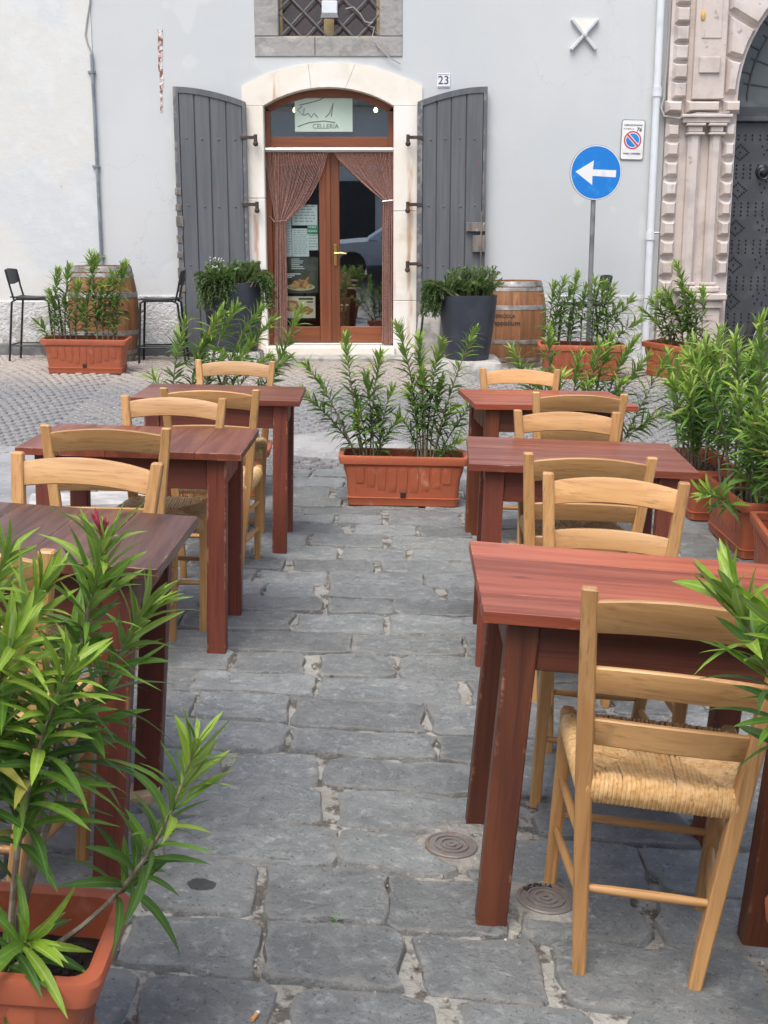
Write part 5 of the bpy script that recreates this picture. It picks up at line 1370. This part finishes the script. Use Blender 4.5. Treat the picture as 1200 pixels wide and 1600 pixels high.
def rosemary(lab, x, y, z, n, sd, shape, grp='rosemary bushes in grey pots', flowers=False):
    rn = random.Random(sd); base = Vector((x, y, z)); t = thing('rosemary', lab, 'plant', Matrix.Translation(base), grp)
    st = MB(); fo = MB(); fo.lu = []; fl_ = MB()
    for k in range(n):
        a, b, c, dk = shape(rn, k); P = [bez(a, b, c, q/8) for q in range(9)]
        st.tube(P, [.004, .0036, .0033, .003, .0027, .0024, .002, .0016, .001], 4, False)
        L = sum((P[q+1] - P[q]).length for q in range(8)); m_ = int(L / .010)
        fo.cur = dk
        for q in range(m_):
            u = .12 + .88 * q / m_; p = bez(a, b, c, u); d = (bez(a, b, c, min(1, u+.03)) - p)
            d = d.normalized() if d.length > 1e-6 else Vector((0, 0, 1)); x_ = d.orthogonal().normalized(); y_ = d.cross(x_)
            for e in range(3):
                an = rn.uniform(0, 6.28); rd = x_*cos(an) + y_*sin(an); v = (rd*.8 + d*.7).normalized() * rn.uniform(.024, .04); w = v.cross(d).normalized() * .0048
                fo.add([p - w, p + w, p + v*.6 + w*.9, p + v, p + v*.6 - w*.9], [(0, 1, 2, 3, 4)]); fo.lu += [1., 1., .5, .5, .5]
        if flowers and k % 3 == 0 and c.z > .12 and c.x < -.06 and k % 9 == 0:
            for e in range(8): q = c + Vector((rn.uniform(-.03, .03), rn.uniform(-.03, .03), rn.uniform(-.01, .03))); fl_.lathe([(.001, -.006), (.007, 0), (.001, .006)], 5, Matrix.Translation(q))
    st.build('stems', M['bark'], t, 60); stuff(fo.build('foliage', M['rosemary'], t, 0))
    if flowers and fl_.v: stuff(fl_.build('blossoms', M['white_flower'], t))
pr = at(730, 560, 11.3)
stone_block(pr.x, 11.32, .31, .27, pr.z - gz(pr.x, 11.3), 'pale stone block carrying the right grey pot', 'stone blocks under the pots', 1)
pot(pr.x, 11.32, pr.z - .004, .97, 'large dark grey round pot on a stone block right of the door')
def shp_r(rn, k):
    a = Vector((rn.uniform(-.2, .2), rn.uniform(-.18, .18), 0))
    if k % 5 < 2: # hanging mass at the left
        a = Vector((rn.uniform(-.25, -.05), rn.uniform(-.2, .1), 0)); c = Vector((rn.uniform(-.44, -.27), a.y + rn.uniform(-.12, .05), rn.uniform(-.18, .14))); return a, Vector((lerp(a.x, c.x, .7), a.y, .2)), c, 0 if rn.random() < .75 else 1
    c = a + Vector((rn.uniform(-.08, .08) + .06, rn.uniform(-.08, .05), rn.uniform(.07, .18) + (.12 if rn.random() < .22 else 0))); return a, a + Vector((0, 0, .12)), c, 1 if rn.random() < .6 else 0
rosemary('rosemary trailing over the left side of the right grey pot', pr.x, 11.32, pr.z + .55, 260, 61, shp_r)
pq = at(366, 548, 11.75)
stone_block(pq.x, 11.8, .27, .24, pq.z - gz(pq.x, 11.8), 'pale stone block under the left grey pot', 'stone blocks under the pots', 2)
pot(pq.x, 11.8, pq.z - .004, 1.08, 'large dark grey pot covered by rosemary left of the door')
def shp_l(rn, k):
    q = k % 8
    if q < 4: a = Vector((rn.uniform(-.24, .04), rn.uniform(-.25, .0), 0)); c = Vector((rn.uniform(-.32, .06), a.y - rn.uniform(.05, .16), rn.uniform(-.22, .12))); return a, Vector((lerp(a.x, c.x, .75), a.y - .12, .17)), c, 0 if rn.random() < .8 else 1
    if q < 5: a = Vector((rn.uniform(.1, .24), rn.uniform(-.25, .1), 0)); c = Vector((rn.uniform(.30, .42), a.y - .05, rn.uniform(-.25, .1))); return a, Vector((.3, a.y, .22)), c, 0 if rn.random() < .7 else 1
    a = Vector((rn.uniform(-.2, .22), rn.uniform(-.2, .2), 0)); c = a + Vector((rn.uniform(-.1, .12), rn.uniform(-.1, .05), rn.uniform(.1, .24))); return a, a + Vector((0, 0, .14)), c, 1 if rn.random() < .6 else 0
rosemary('bushy rosemary hanging over the left grey pot with a little white blossom', pq.x, 11.8, pq.z + .61, 340, 62, shp_l, flowers=True)
# upright stone and black hose by the right hinge post
x = wx(668, 520, 12.5)
m = MB(); m.rings([[(px*f + dx, py*f, z) for px, py in rr2(.12, .09, .03)] for f, z, dx in ((1.1, -.05, 0), (1.05, .1, 0), (1., .3, .01), (.9, .48, .02), (.7, .52, .03))]); m.v = [(a + .01*mnoise.noise((a*9, b*9, c*9)), b, c) for a, b, c in m.v]
tag(m.build('guard_stone', M['pale_stone'], None, 50, Matrix.Translation((x, 12.6, ZB))), 'rough upright stone leaning at the foot of the right shutter', 'stone')
m = MB(); m.tube([(x - .09, 12.42, ZB + .02), (x - .07, 12.42, ZB + .3), (x - .05, 12.42, ZB + .5), (x + .0, 12.42, ZB + .57), (x + .12, 12.4, ZB + .58), (x + .25, 12.2, ZB + .5)], .013, 6); tag(m.build('black_hose', M['black_plastic']), 'thin black hose bent beside the upright stone and the right grey pot', 'hose')

# ------------------------------------------------------------------ wine barrels
def barrel(x, y, lab, textname):
    t = thing('wine_barrel', lab, 'barrel', Matrix.Translation((x, y, gz(x, y) + .01)), 'old wine barrels against the house')
    H = .95; R = lambda z: .285 + .065 * (1 - ((z - H/2) / (H/2)) ** 2); n = 26
    m = MB(); w = 2*pi/n*.5 * .985; rs = []
    for k in range(11):
        z = H * k / 10; r = R(z)
        rs.append([(r*cos(a) , r*sin(a), z) for a in (-w, -w*.5, 0, w*.5, w)] + [((r - .03)*cos(a), (r - .03)*sin(a), z) for a in (w, -w)])
    m.rings(rs); me = m.mesh('stave', M['stave'], 40)
    for k in range(n): link('stave', me, t, Matrix.Rotation(2*pi*k/n, 4, 'Z'))
    for z0, z1 in ((.0, .055), (.075, .115), (.27, .315), (.64, .69), (.84, .88), (.89, .945)):
        m = MB(); m.lathe([(R(z0) + .0, z0), (R(z0) + .004, z0 + .001), (R((z0+z1)/2) + .005, (z0+z1)/2), (R(z1) + .004, z1 - .001), (R(z1), z1)], 40, None, False); m.build('hoop', M['hoop'], t, 35)
    m = MB(); m.lathe([(.262, H - .04), (.262, H - .03), (.001, H - .03)], 32); m.build('lid', M['stave'], t)
    if textname:
        for txt, sz, z, bo, ang in (('AGRICOLA', .050, .575, .0008, -.03), ('Vappolium', .074, .50, .0012, .02)):
            me = text_mesh(txt, sz, M['black_ink'], bold=bo, extrude=.0005)
            for vx in me.vertices:
                xx, zz = vx.co.x, vx.co.y; r = R(z + zz) + .0035 + vx.co.z; a = -pi/2 + xx / .35 + ang; vx.co = (r*cos(a), r*sin(a), z + zz)
            link('lettering', me, t)
    return t
barrel(wx(161, 500, 12.4), 12.45, 'wine barrel behind the left oleander planter', True).rotation_euler.z = .5
barrel(wx(803, 500, 12.3), 12.4, 'wine barrel with black lettering right of the right grey pot', True).rotation_euler.z = -.36
bpy.data.objects['wine_barrel.001'].scale = (.96, .96, .90)

# ------------------------------------------------------------------ bar stools
def stool(x, y, yaw, lab):
    t = thing('bar_stool', lab, 'stool', Matrix.Translation((x, y, gz(x, y) + .01)) @ Matrix.Rotation(RAD(yaw), 4, 'Z'), 'black steel bar stools')
    hs, W, D = .63, .19, .19; r = .0115     # faces +x, backrest at -x
    for sy in (-1, 1):
        m = MB(); m.tube([(-D - .05, sy*W, 0), (-D + .01, sy*W, hs - .04), (-D + .06, sy*W, hs - .012), (D - .04, sy*W, hs - .012), (D - .005, sy*W, hs - .04), (D + .03, sy*W, 0)], r, 8); m.build('leg_frame', M['black_metal'], t, 60)
        m = MB(); m.tube([(-D + .03, sy*(W - .012), hs - .02), (-D + .0, sy*(W - .012), hs + .1), (-D - .035, sy*(W - .012), hs + .27)], .010, 8); m.build('back_upright', M['black_metal'], t, 60)
        m = MB(); m.tube([(-D - .035, sy*W, .16), (D + .018, sy*W, .16)], .008, 6); m.build('foot_rail', M['black_metal'], t, 60)
    for x_ in (D + .018, -D - .035): m = MB(); m.tube([(x_, -W, .165), (x_, W, .165)], .008, 6); m.build('foot_rail', M['black_metal'], t, 60)
    m = MB(); m.tube([(D + .006, -W, .50), (D + .006, W, .50)], .007, 6); m.build('cross_rail', M['black_metal'], t, 60)
    m = MB(); rs = []
    for k in range(9):
        u = k / 8; xx = lerp(-D - .005, D + .03, u); z = hs + .004 - .012 * sin(pi*u) - (.012 if k == 8 else 0); w = W + .012 - (.012 if k in (0, 8) else 0)
        rs.append([(xx, -w, z), (xx, -w*.5, z - .006), (xx, 0, z - .008), (xx, w*.5, z - .006), (xx, w, z), (xx, w, z + .012), (xx, w*.5, z + .007), (xx, 0, z + .005), (xx, -w*.5, z + .007), (xx, -w, z + .012)])
    m.rings(rs); m.build('seat', M['black_plastic'], t, 50)
    m = MB(); rs = []
    for k in range(9):
        u = k/8*2 - 1; yy = u * (W + .01); z0 = hs + .13 + .03 * u * u; z1 = hs + .285 - .012*u*u; bx = -D - .012 + .02*u*u - .02
        rs.append([(bx - .006, yy, z0), (bx - .03, yy, z1), (bx - .018, yy, z1), (bx + .006, yy, z0)])
    m.rings(rs); m.build('backrest', M['black_plastic'], t, 50)
    return t
stool(wx(56, 500, 12.4), 12.42, 0, 'black bar stool at the far left, its back to the left edge')
stool(wx(252, 500, 12.35), 12.38, 184, 'black bar stool beside the left shutter, right of the left barrel')
stool(wx(912, 520, 12.45), 12.5, 186, 'black bar stool half hidden behind the oleander under the blue sign')

# ------------------------------------------------------------------ one way sign
Ys = 12.2; c = at(930, 270, Ys); xb = at(922, 450, Ys).x
t = thing('one_way_sign', 'round blue sign with a white arrow pointing left on a grey pole', 'road sign', Matrix.Translation((xb, Ys, gz(xb, Ys))))
o = t.matrix_world.translation; top = Vector((at(927, 318, Ys).x, Ys, c.z + .1)) - o
m = MB(); m.tube([(0, 0, -.2), top], .024, 12); m.build('pole', M['galv'], t, 60)
Tc = Matrix.Translation(Vector((c.x, Ys - .035, c.z)) - o) @ Matrix.Rotation(RAD(8), 4, 'Z') @ Matrix.Rotation(RAD(2), 4, 'Y'); R_ = .258
def sdisc(r, y, th, mat, nm): m = MB(); m.prism([(r*cos(2*pi*k/48), r*sin(2*pi*k/48)) for k in range(48)], y, y + th); m.build(nm, mat, t, 40, Tc)
sdisc(R_, -.004, .012, M['galv'], 'rim'); sdisc(R_*.985, -.0052, .004, M['white'], 'white_edge'); sdisc(R_*.95, -.0064, .004, M['blue_sign'], 'blue_face')
m = MB(); k = R_ / 80 * 1.0
m.prism([(-.205, .0), (-.028, .112), (-.034, .028), (.2, .030), (.2, -.036), (-.034, -.032), (-.03, -.118)], -.0074, -.0060); m.build('white_arrow', M['white'], t, 0, Tc)
m = MB()
for dz in (.08, -.08): m.box(-.035, .035, .006, .06, dz - .012, dz + .012, .003)
m.build('bracket', M['galv'], t, 30, Tc)

# ------------------------------------------------------------------ motorcycle before the gate
X0, Yb = at(1200, 520, 11.9).x - .02, 11.9; zg = gz(X0, Yb)
t = thing('motorcycle', 'parked motorcycle of which a chrome headlamp and mirror show at the right edge', 'motorcycle', Matrix.Translation((X0, Yb, zg)) @ Matrix.Rotation(RAD(8), 4, 'Z'))
def wheel(x):
    m = MB(); m.tube([(x + .29*cos(2*pi*k/24), 0, .31 + .29*sin(2*pi*k/24)) for k in range(25)], .045, 8, False); w = m.build('wheel', M['rubber'], t, 60)
    m = MB(); m.tube([(x + .24*cos(2*pi*k/24), 0, .31 + .24*sin(2*pi*k/24)) for k in range(25)], .014, 6, False); m.tube([(x, -.05, .31), (x, .05, .31)], .04, 10)
    for k in range(10): m.tube([(x, 0, .31), (x + .24*cos(2*pi*k/10), 0, .31 + .24*sin(2*pi*k/10))], .004, 4)
    m.build('rim', M['chrome'], w, 60)
wheel(.10); wheel(1.45)
for sg in (-1, 1): m = MB(); m.tube([(.10, sg*.08, .31), (.34, sg*.08, .88)], [.022, .018], 8); m.build('fork', M['chrome'], t, 60)
m = MB(); m.tube([(.42, -.38, .98), (.36, -.25, 1.02), (.33, -.08, .93), (.33, .08, .93), (.36, .25, 1.02), (.42, .38, .98)], .012, 8); m.build('handlebar', M['chrome'], t, 60)
m = MB(); m.lathe([(.001, .09), (.07, .085), (.092, .07), (.088, .0), (.06, -.07), (.001, -.1)], 18, Matrix.Translation((.20, -.02, .86)) @ Matrix.Rotation(-pi/2, 4, 'Y')); m.build('headlamp', M['chrome'], t, 60)
for sg in (-1, 1):
    m = MB(); m.tube([(.36, sg*.25, 1.02), (.30, sg*.32, 1.16)], .006, 6); mi = m.build('mirror', M['chrome'], t, 60)
    m = MB(); m.lathe([(.001, .02), (.05, .012), (.055, 0), (.001, -.004)], 14, Matrix.Translation((.30, sg*.33, 1.2)) @ Matrix.Rotation(pi/2, 4, 'Y')); m.build('mirror_head', M['chrome'], mi, 60)
m = MB(); m.rings([[(x, y*w, z + c_*h) for y, c_ in ((-1, 0), (-.8, .7), (0, 1), (.8, .7), (1, 0), (.7, -.5), (-.7, -.5))] for x, w, h, z in ((.36, .06, .06, .82), (.45, .13, .12, .80), (.62, .14, .12, .79), (.80, .08, .07, .76))]); m.build('tank', M['black_plastic'], t, 60)
m = MB(); m.rings([[(x, y*w, z + c_*.05) for y, c_ in ((-1, 0), (-.8, .8), (.8, .8), (1, 0), (.8, -.6), (-.8, -.6))] for x, w, z in ((.78, .09, .77), (.95, .14, .75), (1.3, .13, .79), (1.5, .08, .83))]); m.build('seat', M['black_plastic'], t, 60)
m = MB(); m.box(.55, .95, -.16, .16, .25, .62, .05); m.build('engine', M['galv'], t)
m = MB(); m.tube([(.6, -.16, .35), (.75, -.2, .22), (1.2, -.2, .24), (1.6, -.2, .34)], [.025, .028, .04, .045], 10); m.build('exhaust_pipe', M['chrome'], t, 60)
m = MB(); m.tube([(.34, 0, .85), (.5, 0, .55), (.9, 0, .35), (1.45, 0, .31)], .025, 8); m.tube([(.5, 0, .75), (1.1, 0, .72), (1.5, 0, .8)], .02, 8); m.build('frame', M['black_metal'], t, 60)

c = copy_tree(pl0); c['label'] = 'terracotta planter behind the camera, mirrored low in the right door pane'; c.matrix_world = seat_on(-1.2, -.55, 0)
zc = gz(-1.2, -.55) + SZ
oleander('oleander behind the camera, mirrored in the right door pane', (-1.2, -.55, zc), auto_stems(-1.1, -.55, zc, 12, .4, .7, .2, .06, 1., 71), 0, 71, .95)
pot(-.12, -1.2, gz(-.12, -1.2), 1., 'dark grey pot behind the camera, mirrored in the right door pane')
# ------------------------------------------------------------------ behind the camera: what the door glass mirrors
opp = thing('opposite_house', 'pale house front across the street, mirrored in the door glass', 'house', Matrix.Translation((0, -9, 0)))
def OP(m, nm, mat, par=None): m.v = [tuple(Vector(p) - Vector((0, -9, 0))) for p in m.v]; return m.build(nm, mat, par or opp)
m = MB(); m.box(-14, 14, -9.4, -9, -.5, 5.2); OP(m, 'wall', M['plaster'])
for x0, x1, z0, z1 in ((-1.3, -.25, .4, 3.2), (1.6, 2.6, .4, 3.0), (-4, -3, .4, 3.)): m = MB(); m.box(x0, x1, -9, -8.97, z0, z1); OP(m, 'shutter', M['black_plastic'])
m = MB(); m.box(-14.2, 14.2, -15, -8.7, 5.2, 5.4); OP(m, 'roof', M['grey_stone'])
t = thing('parked_car', 'silver blue car parked behind the camera, mirrored in the door glass', 'car', seat_on(.55, -2.5, 0))
m = MB(); sec = [(-2.0, .35), (-2.02, .6), (-1.9, .72), (-1.2, .84), (-.55, .92), (1.6, .95), (1.95, .85), (2.0, .55), (1.95, .3), (-1.9, .25)]
for f, y0, y1 in ((1, -.82, .82),): m.prism(sec, y0, y1)
m.build('body', M['car_paint'], t)
def cabin(inset, y, z0, z1): return [(-1.0 + inset*1.3, z0), (-.25 + inset*.4, z1), (1.05 - inset*.4, z1), (1.65 - inset*1.2, z0)]
m = MB(); a, b = cabin(0, .8, .90, 1.47), cabin(0, .8, .90, 1.47)
m.rings([[(x, y*(1 if z < 1 else .8), z) for x, z in a] for y in (-.8, .8)]); m.build('cabin', M['car_paint'], t)
for sg in (-1, 1):
    for p0, p1, q0, q1 in ((-.72, .25, -.12, .28), (.33, 1.38, .36, .95)):
        m = MB(); m.add([(p0, sg*.8, .96), (p1, sg*.8, .96), (q1, sg*.672, 1.40), (q0, sg*.672, 1.40)], [(0, 1, 2, 3)]); m.add([(p0, sg*.79, .96), (p1, sg*.79, .96), (q1, sg*.662, 1.40), (q0, sg*.662, 1.40)], [(0, 1, 2, 3)]); m.build('window', M['black_plastic'], t, 0, Matrix.Translation((0, sg*.012, 0)))
    for x in (-1.3, 1.3): m = MB(); m.lathe([(.31, -.09), (.32, 0), (.31, .09), (.2, .1), (.001, .09)], 20, Matrix.Translation((x, sg*.76, .31)) @ Matrix.Rotation(pi/2, 4, 'X')); m.build('wheel', M['rubber'], t)
